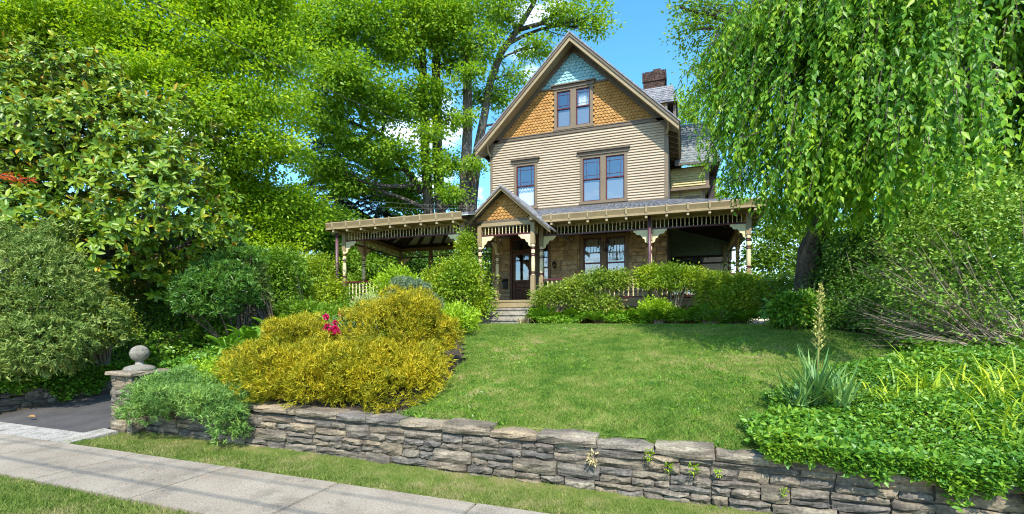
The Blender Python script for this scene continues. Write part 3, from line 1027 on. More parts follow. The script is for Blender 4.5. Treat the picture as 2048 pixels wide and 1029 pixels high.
SPM = MB().lathe([(0.016, 0), (0.016, 0.05), (0.010, 0.07), (0.018, 0.11), (0.011, 0.15), (0.018, 0.19), (0.010, 0.22), (0.016, 0.24), (0.016, 0.29)], 6).mesh('spindle', M['cream'])
def frieze(ax, ay, bx, by):
    """beam, rails and spindles between two posts"""
    n = max(4, int(math.hypot(bx - ax, by - ay) / 0.128))
    fm = MB()
    fm.bar((ax, ay, 5.475), (bx, by, 5.475), 0.12, 0.14)
    fm.bar((ax, ay, 5.405 - 0.013), (bx, by, 5.405 - 0.013), 0.06, 0.024)
    fr = part('frieze', fm, M['tan'], house)
    rm = MB()
    rm.bar((ax, ay, FZ0 - 0.015), (bx, by, FZ0 - 0.015), 0.06, 0.05)
    part('rail', rm, M['maroon'], fr)
    for i in range(1, n):
        t = i / n
        link('spindle', SPM, fr, (ax + (bx - ax) * t, ay + (by - ay) * t, FZ0 + 0.004))
    return fr
BAM = MB().lathe([(0.026, 0), (0.026, 0.10), (0.014, 0.12), (0.028, 0.20), (0.030, 0.28), (0.014, 0.36), (0.028, 0.42), (0.016, 0.50), (0.026, 0.52), (0.026, 0.62)], 6).mesh('baluster', M['cream'])
def railing(ax, ay, bx, by):
    n = max(3, int(math.hypot(bx - ax, by - ay) / 0.155))
    rm = MB()
    rm.bar((ax, ay, FLOOR + 0.76), (bx, by, FLOOR + 0.76), 0.10, 0.055)
    rm.bar((ax, ay, FLOOR + 0.085), (bx, by, FLOOR + 0.085), 0.075, 0.055)
    r_ = part('railing', rm, M['maroon'], house)
    for i in range(1, n):
        t = i / n
        link('baluster', BAM, r_, (ax + (bx - ax) * t, ay + (by - ay) * t, FLOOR + 0.113))
    return r_
# right-hand porch
p = post(-4.93, PF); bracket(p, -4.93, PF, 0)
p = post(-1.11, PF); bracket(p, -1.11, PF, 0); bracket(p, -1.11, PF, math.pi)
p = post(PXR, PF); bracket(p, PXR, PF, math.pi); bracket(p, PXR, PF, R(90))
p = post(PXR, 19.9); bracket(p, PXR, 19.9, R(-90)); bracket(p, PXR, 19.9, R(90))
p = post(PXR, 23.2)
post(PXR - 0.15, 23.95)
frieze(-4.85, PF, -1.185, PF); frieze(-1.035, PF, PXR - 0.075, PF)
frieze(PXR, PF + 0.075, PXR, 19.825); frieze(PXR, 19.975, PXR, 23.125)
railing(-4.85, PF, -1.185, PF); railing(-1.035, PF, PXR - 0.075, PF)
railing(PXR, PF + 0.075, PXR, 19.825)
# entry
p = post(-5.03, EY); bracket(p, -5.03, EY, math.pi)
p = post(-7.07, EY); bracket(p, -7.07, EY, 0); bracket(p, -7.07, EY, R(90))
p = post(-7.07, 17.6); bracket(p, -7.07, 17.6, R(-90))
frieze(-7.0, EY, -5.105, EY); frieze(-7.07, EY + 0.075, -7.07, 17.525)
frieze(-5.03, EY + 0.075, -5.03, PF - 0.05)
# pavilion on the left
PVX0, PVX1, PVB = -12.5, -7.42, 20.2
PVXB = -13.3
p = post(PVX0, LY); bracket(p, PVX0, LY, 0); bracket(p, PVX0, LY, R(90))
p = post(PVX1, LY); bracket(p, PVX1, LY, math.pi)
p = post(-12.75, 16.6); bracket(p, -12.75, 16.6, R(-82)); bracket(p, -12.75, 16.6, R(98))
p = post(PVXB, PVB); bracket(p, PVXB, PVB, 0)
p = post(-11.6, PVB)
p = post(-9.9, PVB); p = post(-8.1, PVB)
frieze(PVX0 + 0.075, LY, PVX1 - 0.075, LY)
frieze(PVX0 - 0.01, LY + 0.075, PVXB + 0.01, PVB - 0.075)
frieze(PVXB + 0.075, PVB, -8.0, PVB)
railing(PVX0 + 0.075, LY, PVX1 - 0.075, LY)
railing(PVXB + 0.075, PVB, -8.0, PVB)

# porch roofs -------------------------------------------------------------------
def shingled(mb, a, b, c, d, rows, cols, rg, lift=0.012):
    """cover quad a(left eave) b(right eave) c(right top) d(left top) with overlapping slates"""
    a, b, c, d = [Vector(p_) for p_ in (a, b, c, d)]
    nrm = (b - a).cross(d - a).normalized()
    for r_ in range(rows):
        t0, t1 = r_ / rows, (r_ + 1.25) / rows
        t1 = min(t1, 1.0)
        for k in range(-1, cols + 1):
            u0 = (k + 0.5 * (r_ % 2)) / cols
            u1 = u0 + 1.0 / cols
            u0, u1 = max(0, u0 + 0.06 / cols), min(1, u1 - 0.04 / cols)
            if u1 - u0 < 0.2 / cols:
                continue
            q = []
            for (u, t_) in ((u0, t0), (u1, t0), (u1, t1), (u0, t1)):
                q.append((a + (b - a) * u) * (1 - t_) + (d + (c - d) * u) * t_)
            l0 = nrm * (lift + rg.uniform(0, 0.006))
            vs = [q[0] + l0, q[1] + l0, q[2] + nrm * 0.002, q[3] + nrm * 0.002, q[0], q[1]]
            mb.add(vs, [(0, 1, 2, 3), (4, 5, 1, 0)])
rs = random.Random(9)
TOPZ = 6.62
R0 = (-7.2, EAVE_Y, EAVE_Z); R1 = (PXR + 0.46, EAVE_Y, EAVE_Z); R2 = (XR, F - 0.02, TOPZ); R3 = (-7.2, F - 0.02, TOPZ)
R4 = (PXR + 0.46, 24.4, EAVE_Z); R5 = (XR, 24.4, TOPZ)
pr = MB()
pr.slab([R0, R1, R2, R3], 0.07)
pr.slab([R1, R4, R5, R2], 0.07)
proof = part('porch_roof', pr, M['slate'], house)
sm_ = MB()
shingled(sm_, R0, R1, R2, R3, 22, 52, rs)
shingled(sm_, R1, R4, R5, R2, 22, 46, rs)
part('roof_slates', sm_, M['slate'], proof, kind='stuff')
# ceiling boards under it, then rafters
cm_ = MB()
def drop(p_, k):
    return (p_[0], p_[1], p_[2] - k)
cm_.slab([drop(q, 0.075) for q in (R0, R1, R2, R3)], 0.02)
cm_.slab([drop(q, 0.075) for q in (R1, R4, R5, R2)], 0.02)
part('porch_ceiling', cm_, M['ceiling'], proof)
def rafters(par, a, b, c, d, n, w=0.09, h=0.13, drop_=0.16):
    a, b, c, d = [Vector(p_) for p_ in (a, b, c, d)]
    for i in range(n + 1):
        t_ = (i + 0.5) / (n + 1)
        lo, hi = a + (b - a) * t_, d + (c - d) * t_
        lo = lo + (hi - lo) * 0.02
        part('rafter', MB().bar(lo - Vector((0, 0, drop_)), hi - Vector((0, 0, drop_)), w, h), M['darkwood'], par)
rafters(proof, R0, R1, R2, R3, 13)
rafters(proof, R1, R4, R5, R2, 12)
part('hip_rafter', MB().bar(drop(R1, 0.17), drop(R2, 0.17), 0.1, 0.15), M['darkwood'], proof)

def eave(par, a, b, out, n):
    """box gutter with knobs between two eave corners; out = outward unit (x, y)"""
    a, b = Vector((a[0], a[1], EAVE_Z)), Vector((b[0], b[1], EAVE_Z))
    o_ = Vector((out[0], out[1], 0))
    em = MB()
    def prof(p_):
        return [p_ + o_ * dx + Vector((0, 0, dz_)) for dx, dz_ in ((-0.02, 0.02), (0.07, 0.03), (0.085, 0.0), (0.05, -0.10), (0.03, -0.16), (0.06, -0.175), (0.06, -0.235), (-0.02, -0.235))]
    va, vb = prof(a), prof(b)
    k = len(va)
    em.add(va + vb, [tuple(range(k)), tuple(range(2 * k - 1, k - 1, -1))] + [(i, (i + 1) % k, (i + 1) % k + k, i + k) for i in range(k)])
    g = part('gutter', em, M['tan'], par)
    sf = MB()
    i_ = -o_ * 0.5
    q = [a - o_ * 0.02 + Vector((0, 0, -0.20)), b - o_ * 0.02 + Vector((0, 0, -0.20)), b + i_ + Vector((0, 0, -0.20)), a + i_ + Vector((0, 0, -0.20))]
    sf.slab([tuple(v) for v in q], 0.025)
    part('soffit', sf, M['tan'], g)
    d = (b - a)
    ln = d.length
    d.normalize()
    kb = MB()
    kb.bar(Vector((0, 0, 0.035)) + o_ * 0.03 - o_ * 0.06, Vector((0, 0, 0.035)) + o_ * 0.115, 0.06, 0.03)
    kb.bar(o_ * 0.09 + Vector((0, 0, 0.05)), o_ * 0.055 + Vector((0, 0, -0.16)), 0.05, 0.05, up=tuple(o_))
    km = kb.mesh('gutter_bracket', M['light_tan'])
    bbm = MB().bar(o_ * 0.03 + Vector((0, 0, -0.285)), -o_ * 0.42 + Vector((0, 0, -0.285)), 0.075, 0.09).mesh('soffit_block', M['light_tan'])
    for i in range(n):
        p_ = a + d * (ln * (i + 0.5) / n)
        link('gutter_bracket', km, g, p_)
        link('soffit_block', bbm, g, p_)
    return g
eave(proof, (-4.75, EAVE_Y), (PXR + 0.46, EAVE_Y), (0, -1), 11)
eave(proof, (PXR + 0.46, EAVE_Y), (PXR + 0.46, 24.3), (1, 0), 10)

# pavilion roof
VX0, VX1, VY0, VY1 = PVX0 - 0.46, -6.95, LY - 0.46, PVB + 0.5
VR = 6.40
V0, V1, V2, V3 = (VX0, VY0, EAVE_Z), (VX1, VY0, EAVE_Z), (-7.97, VY1, EAVE_Z), (VX0 - 0.95, VY1, EAVE_Z)
ym = (VY0 + VY1) / 2
A0, A1 = (VX0 + 2.3, ym, VR), (VX1 - 0.4, ym, VR + 0.02)
vr = MB()
vr.slab([V0, V1, A1, A0], 0.07); vr.slab([V3, V0, A0], 0.07); vr.slab([V2, V3, A0, A1], 0.07)
vroof = part('pavilion_roof', vr, M['slate'], house)
sv = MB()
shingled(sv, V0, V1, A1, A0, 14, 36, rs)
part('roof_slates', sv, M['slate'], vroof, kind='stuff')
vc = MB()
for q in ([V0, V1, A1, A0], [V3, V0, A0], [V2, V3, A0, A1]):
    vc.slab([drop(x_, 0.075) for x_ in q], 0.02)
part('pavilion_ceiling', vc, M['ceiling'], vroof)
rafters(vroof, V0, V1, A1, A0, 7, 0.11, 0.12)
rafters(vroof, V2, V3, A0, A1, 7, 0.11, 0.12)
rafters(vroof, V3, V0, A0, A0, 5, 0.11, 0.12)
for q in (V0, V3):
    part('hip_rafter', MB().bar(drop(q, 0.17), drop(A0, 0.17), 0.12, 0.15), M['darkwood'], vroof)
tb = MB()
tb.bar((PVX0, LY, 5.62), (PVXB, PVB, 5.62), 0.1, 0.14); tb.box(PVXB, -8.0, PVB - 0.05, PVB + 0.06, 5.55, 5.70)
part('wall_plate', tb, M['darkwood'], vroof)
eave(vroof, (VX0, VY0), (VX1 - 0.25, VY0), (0, -1), 9)
eave(vroof, (VX0, VY0), (VX0 - 0.95, VY1), (-0.99, 0.15), 8)

# entry gable
GX, GZ, GY = -6.1, 6.80, EY - 0.42
GW = 1.78
eg = MB()
for s in (-1, 1):
    q = [(GX, GZ), (GX + s * GW, GZ - GW * 0.9), (GX + s * GW, GZ - GW * 0.9 - 0.06), (GX, GZ - 0.06)]
    eg.xz(q if s > 0 else q[::-1], GY, F - 0.05)
eroof = part('entry_gable', eg, M['slate'], house)
eb = MB()
for s in (-1, 1):
    q = [(GX, GZ - 0.062), (GX + s * GW, GZ - GW * 0.9 - 0.062), (GX + s * GW, GZ - GW * 0.9 - 0.20), (GX, GZ - 0.20)]
    eb.xz(q if s > 0 else q[::-1], GY + 0.03, GY + 0.09)
part('rake_board', eb, M['tan'], eroof)
eb2 = MB()
for s in (-1, 1):
    q = [(GX, GZ - 0.07), (GX + s * GW, GZ - GW * 0.9 - 0.07), (GX + s * GW, GZ - GW * 0.9 - 0.12), (GX, GZ - 0.12)]
    eb2.xz(q if s > 0 else q[::-1], GY - 0.01, GY + 0.028)
part('rake_crown', eb2, M['trim'], eroof)
part('gable_panel', MB().xz([(GX - 1.25, 5.56), (GX + 1.25, 5.56), (GX, GZ - 0.16)], EY + 0.0, EY + 0.05), M['gold'], eroof)
es = MB()
def scales2(mb):
    w, ex = 0.15, 0.112
    for r_ in range(11):
        zb = 5.57 + r_ * ex
        hw = (GZ - 0.2 - zb) / 0.9 - 0.06
        n = int(hw / w) + 1
        for i in range(-n, n + 1):
            cx = GX + i * w + (w / 2) * (r_ % 2)
            if abs(cx - GX) > hw - 0.02:
                continue
            g = w * 0.49
            zt, zc = zb + ex + 0.02, zb + 0.045
            pts = [(cx - g, zt), (cx - g, zc)] + [(cx + g * math.cos(R(a_)), zc + g * math.sin(R(a_))) for a_ in (205, 235, 270, 305, 335)] + [(cx + g, zc), (cx + g, zt)]
            n_ = len(pts)
            vs = [(px, EY - 0.048 + 0.042 * (pz - zb + 0.03) / (ex + 0.05), pz) for px, pz in pts] + [(px, EY - 0.001, pz) for px, pz in pts]
            fs = [tuple(range(n_))] + [(q, q + n_, q + 1 + n_, q + 1) for q in range(n_ - 1)]
            mb.add(vs, fs)
scales2(es)
part('gold_shingles', es, M['gold'], eroof, kind='stuff')
part('gable_beam', MB().box(GX - 1.2, GX + 1.2, EY - 0.07, EY + 0.06, 5.545, 5.62), M['trim'], eroof)
part('end_block', MB().box(GX + 1.05, GX + 1.2, EY - 0.34, EY - 0.07, 5.48, 5.60), M['tan'], eroof)

# back of the side porch: beadboard gable and glazed screen
bkw = MB()
bkw.xz([(XR, 5.05), (PXR + 0.1, 5.05), (PXR + 0.1, 5.62), (XR, 6.42)], 24.0, 24.05)
bk = part('porch_end_wall', bkw, M['beadboard'], house)
for i in range(26):
    xx = XR + 0.05 + i * 0.097
    zt = 6.42 - (xx - XR) * (0.8 / (PXR + 0.1 - XR)) - 0.03
    part('bead', MB().box(xx, xx + 0.085, 23.985, 23.999, 5.07, zt), M['beadboard'], bk)
bf = MB()
pierced(bf, XR, PXR + 0.1, FLOOR, 5.048, 23.96, 24.04, [(XR + 0.1, 0.55, 3.1, 4.65), (0.65, PXR, 3.1, 4.65), (XR + 0.1, 0.55, 4.72, 4.95), (0.65, PXR, 4.72, 4.95)])
part('screen_frame', bf, M['darkwood'], bk)
part('screen_glass', MB().add([(XR + 0.1, 24.0, 3.1), (PXR, 24.0, 3.1), (PXR, 24.0, 4.95), (XR + 0.1, 24.0, 4.95)], [(0, 1, 2, 3)]), M['porch_glass'], bk)
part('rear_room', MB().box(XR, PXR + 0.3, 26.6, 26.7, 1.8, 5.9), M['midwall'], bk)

# downspouts
ds = MB().tube([(-1.11, PF - 0.18, 5.45), (-1.11, PF - 0.18, 2.3)], 0.05, 10)
part('downspout', ds, M['downspout'], house, smooth=True)
ds2 = MB().tube([(-12.66, LY - 0.24, 5.47), (-12.66, LY - 0.24, 3.05), (-12.70, LY - 0.26, 2.9), (-12.95, LY - 0.34, 2.74), (-13.02, LY - 0.36, 2.6), (-13.02, LY - 0.36, 1.95)], 0.06, 10)
part('downspout', ds2, M['downspout'], house, smooth=True)

# right-hand wing, seen past the corner ---------------------------------------
WY = 22.6
wg = MB()
wg.box(XR, 0.98, WY + 0.03, 27, 7.95, 8.86)
wg.box(XR, 0.80, WY + 0.33, 27, 6.3, 7.95)
wing = part('side_wing', wg, M['yellow_siding'], house)
for k in range(8):
    board(XR + 0.02, 0.86, 8.02 + k * 0.105, 8.02 + (k + 1) * 0.105, y=WY, mat=M['yellow_siding'], par=wing)
for k in range(14):
    board(XR + 0.02, 0.74, 6.5 + k * 0.103, 6.5 + (k + 1) * 0.103, y=WY + 0.3, mat=M['yellow_siding'], par=wing)
wt = MB()
wt.box(0.865, 1.0, WY - 0.04, WY + 0.2, 7.97, 8.87)
wt.box(XR, 1.03, WY - 0.06, WY + 0.28, 7.85, 7.965)
wt.box(-0.25, -0.13, WY + 0.25, WY + 0.32, 6.3, 7.85)
wt.box(0.72, 0.84, WY + 0.25, WY + 0.4, 6.3, 7.85)
part('corner_board', wt, M['frame'], wing)
wf = MB()
pierced(wf, 0.0, 0.66, 6.6, 7.62, WY + 0.22, WY + 0.31, [(0.12, 0.54, 6.72, 7.44)])
part('window_frame', wf, M['trim'], wing)
part('pane', MB().add([(0.12, WY + 0.262, 6.72), (0.54, WY + 0.262, 6.72), (0.54, WY + 0.262, 7.44), (0.12, WY + 0.262, 7.44)], [(0, 1, 2, 3)]), M['glass'], wing)
part('soffit', MB().box(1.04, 1.4, WY - 0.4, 27, 8.80, 8.87), M['darkwood'], wing)
part('end_wall', MB().box(1.02, 1.3, WY + 1.3, 27, 6.3, 8.79), M['darkwood'], wing)
W0, W1, W2, W3 = (XR + 0.2, WY - 0.45, 8.92), (1.42, WY - 0.45, 8.92), (0.95, WY + 1.35, 11.3), (XR + 0.2, WY + 1.35, 11.3)
wr_ = MB()
wr_.slab([W0, W1, W2, W3], 0.09)
wr_.slab([W1, (1.42, 27, 8.92), (0.95, 27, 11.3), W2], 0.09)
wroof = part('wing_roof', wr_, M['green_slate'], house)
ws = MB()
shingled(ws, W0, W1, W2, W3, 17, 9, rs, lift=0.022)
part('roof_slates', ws, M['green_slate'], wroof, kind='stuff')
part('wing_gutter', MB().box(XR + 0.2, 1.46, WY - 0.52, WY - 0.44, 8.82, 8.93), M['copper'], wroof)
# dormer on the right slope
dm = MB()
dm.box(-2.2, -0.78, 21.0, 23.6, 9.7, 11.22)
dorm = part('dormer', dm, M['gold'], house)
part('corner_board', MB().box(-0.80, -0.70, 20.95, 21.1, 9.9, 11.2), M['frame'], dorm)
part('dormer_soffit', MB().box(-0.70, -0.36, 20.9, 23.6, 11.12, 11.2), M['darkwood'], dorm)
part('dormer_cheek', MB().box(-0.47, -0.36, 21.1, 23.6, 9.9, 11.12), M['trim'], dorm)
D0, D1, D2, D3 = (-2.2, 20.85, 11.24), (-0.30, 20.85, 11.24), (-0.50, 21.45, 12.12), (-2.2, 21.45, 12.12)
dmr = MB().slab([D0, D1, D2, D3], 0.08)
dmr.slab([D1, (-0.30, 23.8, 11.24), (-0.5, 23.8, 12.12), D2], 0.08)
dmr.slab([D3, D2, (-0.5, 23.8, 12.12), (-2.2, 23.8, 12.12)], 0.08)
dro = part('dormer_roof', dmr, M['slate'], dorm)
dsl = MB()
shingled(dsl, D0, D1, D2, D3, 8, 12, rs, lift=0.02)
part('roof_slates', dsl, M['slate'], dorm, kind='stuff')
# chimney of separate bricks
ch = part('chimney', MB().box(-1.83, -0.95, 23.62, 24.38, 10.5, 13.86), M['mortar'], house)
cb = MB()
rb = random.Random(3)
for c in range(22):
    z0 = 12.2 + c * 0.078
    grow = 0.0 if c < 16 else 0.045
    if c < 12 and c > 8:
        grow = 0.05
    off = 0.115 * (c % 2)
    xx = -1.89 - grow - off
    while xx < -0.89 + grow:
        a, b = max(xx, -1.89 - grow), min(xx + 0.215, -0.89 + grow)
        if b - a > 0.05:
            cb.box(a, b, 23.56 - grow - rb.uniform(0, 0.008), 23.66, z0, z0 + 0.066)
        xx += 0.23
    yy = 23.66
    while yy < 24.44:
        cb.box(-0.99, -0.89 + grow + rb.uniform(0, 0.008), yy, min(yy + 0.215, 24.44), z0, z0 + 0.066)
        yy += 0.23
part('bricks', cb, M['brick'], ch, kind='stuff')
part('chimney_pot', MB().box(-1.45, -1.1, 23.8, 24.15, 13.86, 14.13), M['brick'], ch)

# ------------------------------------------------------------------ things fixed to the house
ln = thing('wall_lantern', 'small black iron lantern on the stone wall right of the door', 'lantern', (-5.05, F - 0.12, 4.25))
lm_ = MB()
lm_.lathe([(0.015, 0.28), (0.10, 0.20), (0.115, 0.18), (0.02, 0.19)], 6, (-5.05, F - 0.14, 4.15))
lm_.lathe([(0.05, -0.02), (0.065, 0.0), (0.05, 0.02)], 6, (-5.05, F - 0.14, 4.15))
for k in range(6):
    t = 2 * math.pi * (k + 0.5) / 6
    lm_.bar((-5.05 + 0.06 * math.cos(t), F - 0.14 + 0.06 * math.sin(t), 4.16), (-5.05 + 0.095 * math.cos(t), F - 0.14 + 0.095 * math.sin(t), 4.34), 0.012, 0.012)
lm_.tube([(-5.05, F + 0.04, 4.30), (-5.05, F - 0.08, 4.46), (-5.05, F - 0.14, 4.42)], 0.012, 6)
part('cage', lm_, M['iron'], ln)
part('lamp_glass', MB().lathe([(0.05, 0.01), (0.085, 0.18)], 6, (-5.05, F - 0.14, 4.15)), M['lamp_glass'], ln)
mbx = thing('mailbox', 'black wall mailbox on the stone left of the front door', 'mailbox', (-7.24, F - 0.03, 3.35))
part('box', MB().yz([(F + 0.02, 3.36), (F - 0.10, 3.36), (F - 0.12, 3.66), (F - 0.05, 3.74), (F + 0.02, 3.76)], -7.36, -7.14), M['iron'], mbx)
part('lid', MB().yz([(F - 0.135, 3.64), (F - 0.12, 3.67), (F + 0.0, 3.785), (F + 0.0, 3.765)], -7.38, -7.12), M['iron'], mbx)
chd = thing('porch_chandelier', 'dark iron chandelier with drops hanging from the porch ceiling', 'chandelier', (-2.75, 17.7, 5.0))
cdm = MB()
cdm.tube([(-2.75, 17.7, 6.05), (-2.75, 17.7, 4.9)], 0.012, 6)
cdm.lathe([(0.02, 4.55), (0.07, 4.62), (0.03, 4.72), (0.05, 4.85), (0.02, 4.95)], 8, (-2.75, 17.7, 0))
part('stem', cdm, M['iron'], chd)
for k in range(6):
    t = 2 * math.pi * k / 6
    cx, cy = math.cos(t), math.sin(t)
    am = MB().tube([(-2.75, 17.7, 4.66), (-2.75 + 0.12 * cx, 17.7 + 0.12 * cy, 4.58), (-2.75 + 0.26 * cx, 17.7 + 0.26 * cy, 4.66), (-2.75 + 0.29 * cx, 17.7 + 0.29 * cy, 4.80)], 0.011, 5)
    am.lathe([(0.012, 4.80), (0.04, 4.82), (0.018, 4.84), (0.018, 4.95), (0.004, 5.0)], 6, (-2.75 + 0.29 * cx, 17.7 + 0.29 * cy, 0))
    part('arm', am, M['iron'], chd)

# ================================================================== plants
NP = np.random.default_rng
def nrm_(a):
    return a / np.maximum(np.linalg.norm(a, axis=-1, keepdims=True), 1e-9)

T4 = (np.array([(0, 0, 0), (.42, .5, .09), (1, 0, -.04), (.42, -.5, .09)]), [(0, 2, 1), (0, 3, 2)])
T6 = (np.array([(0, 0, 0), (.28, .40, .07), (.68, .40, .05), (1, 0, -.10), (.68, -.40, .05), (.28, -.40, .07)]), [(0, 3, 2, 1), (0, 5, 4, 3)])
T3 = (np.array([(0, -.5, 0), (0, .5, 0), (1, 0, 0)]), [(0, 1, 2)])
TB = (np.array([(0, -.5, 0), (0, .5, 0), (.55, .32, .04), (.55, -.32, .04), (1, 0, -.02)]), [(0, 3, 2, 1), (3, 4, 2)])

def leaf_arrays(pos, d, n, L, W, T):
    d = nrm_(d)
    s = nrm_(np.cross(n, d))
    n = np.cross(d, s)
    t = T[0]
    L = np.broadcast_to(L, (len(pos),))[:, None, None]
    W = np.broadcast_to(W, (len(pos),))[:, None, None]
    V = pos[:, None, :] + L * t[None, :, 0:1] * d[:, None, :] + W * t[None, :, 1:2] * s[:, None, :] + L * t[None, :, 2:3] * n[:, None, :]
    k = len(t)
    base = (np.arange(len(pos)) * k)[:, None]
    faces = [(base + np.array(f)[None, :]) for f in T[1]]
    return V.reshape(-1, 3), faces, k

def np_object(name, V, faces, rnd, mat, parent=None, smooth=False, kind=None):
    """faces: list of (n, k) index arrays"""
    off = WL.get(parent, Vector((0, 0, 0))) if parent else Vector((0, 0, 0))
    V = V - np.array(off)[None, :]
    me = bpy.data.meshes.new(name)
    me.vertices.add(len(V))
    me.vertices.foreach_set('co', V.astype(np.float32).ravel())
    loops = np.concatenate([f.ravel() for f in faces])
    tot = np.concatenate([np.full(len(f), f.shape[1]) for f in faces])
    start = np.concatenate([[0], np.cumsum(tot)[:-1]])
    me.loops.add(len(loops))
    me.loops.foreach_set('vertex_index', loops.astype(np.int32))
    me.polygons.add(len(tot))
    me.polygons.foreach_set('loop_start', start.astype(np.int32))
    if smooth:
        me.polygons.foreach_set('use_smooth', np.ones(len(tot), bool))
    me.materials.append(mat)
    at = me.attributes.new('rnd', 'FLOAT', 'POINT')
    at.data.foreach_set('value', rnd.astype(np.float32))
    me.update(calc_edges=True)
    me.validate()
    o = link(name, me, parent)
    if kind:
        o['kind'] = kind
    return o

def leaves(name, pos, d, n, L, W, mat, parent=None, T=T4, rnd=None, rg=None, kind=None):
    V, F_, k = leaf_arrays(pos, d, n, L, W, T)
    if rnd is None:
        rnd = rg.random(len(pos))
    return np_object(name, V, F_, np.repeat(np.clip(rnd, 0, 1), k), mat, parent, kind=kind)

def lumpy(rg, d, k=6, amp=0.12):
    r_ = np.ones(len(d))
    for _ in range(k):
        w = rg.normal(size=3) * rg.uniform(1.5, 5)
        r_ += amp * np.sin(d @ w + rg.uniform(0, 6.28)) / math.sqrt(k) * 1.6
    return r_

def clusters(rg, blobs, ncl, shell=0.45, lump=0.12, zmin=None, zcut=-1.0, cull=0.72):
    B = np.array(blobs, float)
    C, Rr = B[:, :3], B[:, 3:6]
    w = Rr[:, 0] * Rr[:, 1] + Rr[:, 1] * Rr[:, 2] + Rr[:, 0] * Rr[:, 2]
    idx = rg.choice(len(B), ncl, p=w / w.sum())
    d = nrm_(rg.normal(size=(ncl, 3)))
    d[:, 2] = np.where(d[:, 2] < zcut, -d[:, 2], d[:, 2])
    mult = np.empty(ncl)
    for b in range(len(B)):
        m = idx == b
        if m.any():
            mult[m] = lumpy(rg, d[m], amp=lump)
    rad = (1 - shell * rg.random(ncl) ** 1.5) * mult
    c = C[idx] + d * Rr[idx] * rad[:, None]
    n = nrm_(d / Rr[idx])
    keep = np.ones(ncl, bool)
    for b in range(len(B)):
        q = np.linalg.norm((c - C[b]) / Rr[b], axis=1)
        keep &= ~((q < cull) & (idx != b) & (rg.random(ncl) > 0.2))
    if zmin is not None:
        keep &= c[:, 2] > zmin
    return c[keep], n[keep]

def spray(rg, c, n, per, cr, flat=0.6, up=0.6, jit=0.55, droop=0.2, out=0.6):
    N_ = len(c) * per
    C_ = np.repeat(c, per, 0)
    Nn = np.repeat(n, per, 0)
    g = rg.normal(size=(N_, 3)) * np.array([1, 1, flat]) * cr * 0.6
    tilt = np.repeat(rg.normal(size=(len(c), 3)) * 0.35, per, 0)
    ln = nrm_(Nn * 0.45 + np.array([0, 0, up]) + tilt + rg.normal(size=(N_, 3)) * jit)
    ld = nrm_(nrm_(g) * 0.8 + Nn * out + rg.normal(size=(N_, 3)) * 0.5 + np.array([0, 0, -droop]))
    shade = np.repeat(rg.random(len(c)), per) * 0.5 + rg.random(N_) * 0.5
    return C_ + g, ld, ln, shade

BARK = surf('bark', [(0.055, 0.045, 0.036), (0.13, 0.11, 0.092), (0.23, 0.205, 0.175)], scale=5, rough=0.95, bump=0.9, bscale=14, stretch=(2.2, 2.2, 0.35), fine=16, spec=0.1)
DARKBARK = surf('dark_bark', [(0.05, 0.038, 0.03), (0.10, 0.08, 0.062), (0.15, 0.12, 0.10)], scale=5, rough=0.95, bump=0.8, bscale=14, stretch=(2, 2, 0.4), fine=16, spec=0.1)
TWIG = surf('twig', [(0.16, 0.12, 0.085), (0.28, 0.22, 0.16), (0.38, 0.31, 0.23)], scale=5, rough=0.9, bump=0.2)

def shrub(name, label, cat, loc, blobs, ncl, per, cr, L, mat, seed, W=0.5, T=T4, zmin=None, group=None, stems=True, flat=0.7, up=0.6,
          droop=0.15, shell=0.5, lump=0.14, zcut=-0.55, jit=0.55, out=0.6, stem_mat=None, part_name='foliage'):
    rg = NP(seed)
    t = thing(name, label, cat, loc, group)
    c, n = clusters(rg, blobs, ncl, shell, lump, zmin, zcut)
    p_, d_, n_, sh_ = spray(rg, c, n, per, cr, flat, up, jit, droop, out)
    Ls = L * rg.uniform(0.7, 1.25, len(p_))
    leaves(part_name, p_, d_, n_, Ls, Ls * W, mat, t, T, sh_)
    if stems:
        mb = MB()
        q = rg.choice(len(c), min(len(c), 26), replace=False)
        for i in q:
            e = Vector(c[i])
            b = Vector((loc[0] + (e.x - loc[0]) * 0.15, loc[1] + (e.y - loc[1]) * 0.15, loc[2] - 0.05))
            mid = b.lerp(e, 0.5) + Vector((0, 0, (e.z - b.z) * 0.12))
            mb.tube([b, mid, e], [0.022, 0.014, 0.005], 5)
        part('stems', mb, stem_mat or TWIG, t)
    return t

def limb_path(a, b, sag, rg, k=5):
    a, b = Vector(a), Vector(b)
    L_ = (b - a).length
    o_ = Vector(rg.normal(size=3)) * L_ * 0.06
    pts = []
    for i in range(k + 1):
        t = i / k
        p_ = a.lerp(b, t) + o_ * math.sin(math.pi * t) + Vector((0, 0, sag * L_ * math.sin(math.pi * t)))
        pts.append(p_)
    return pts

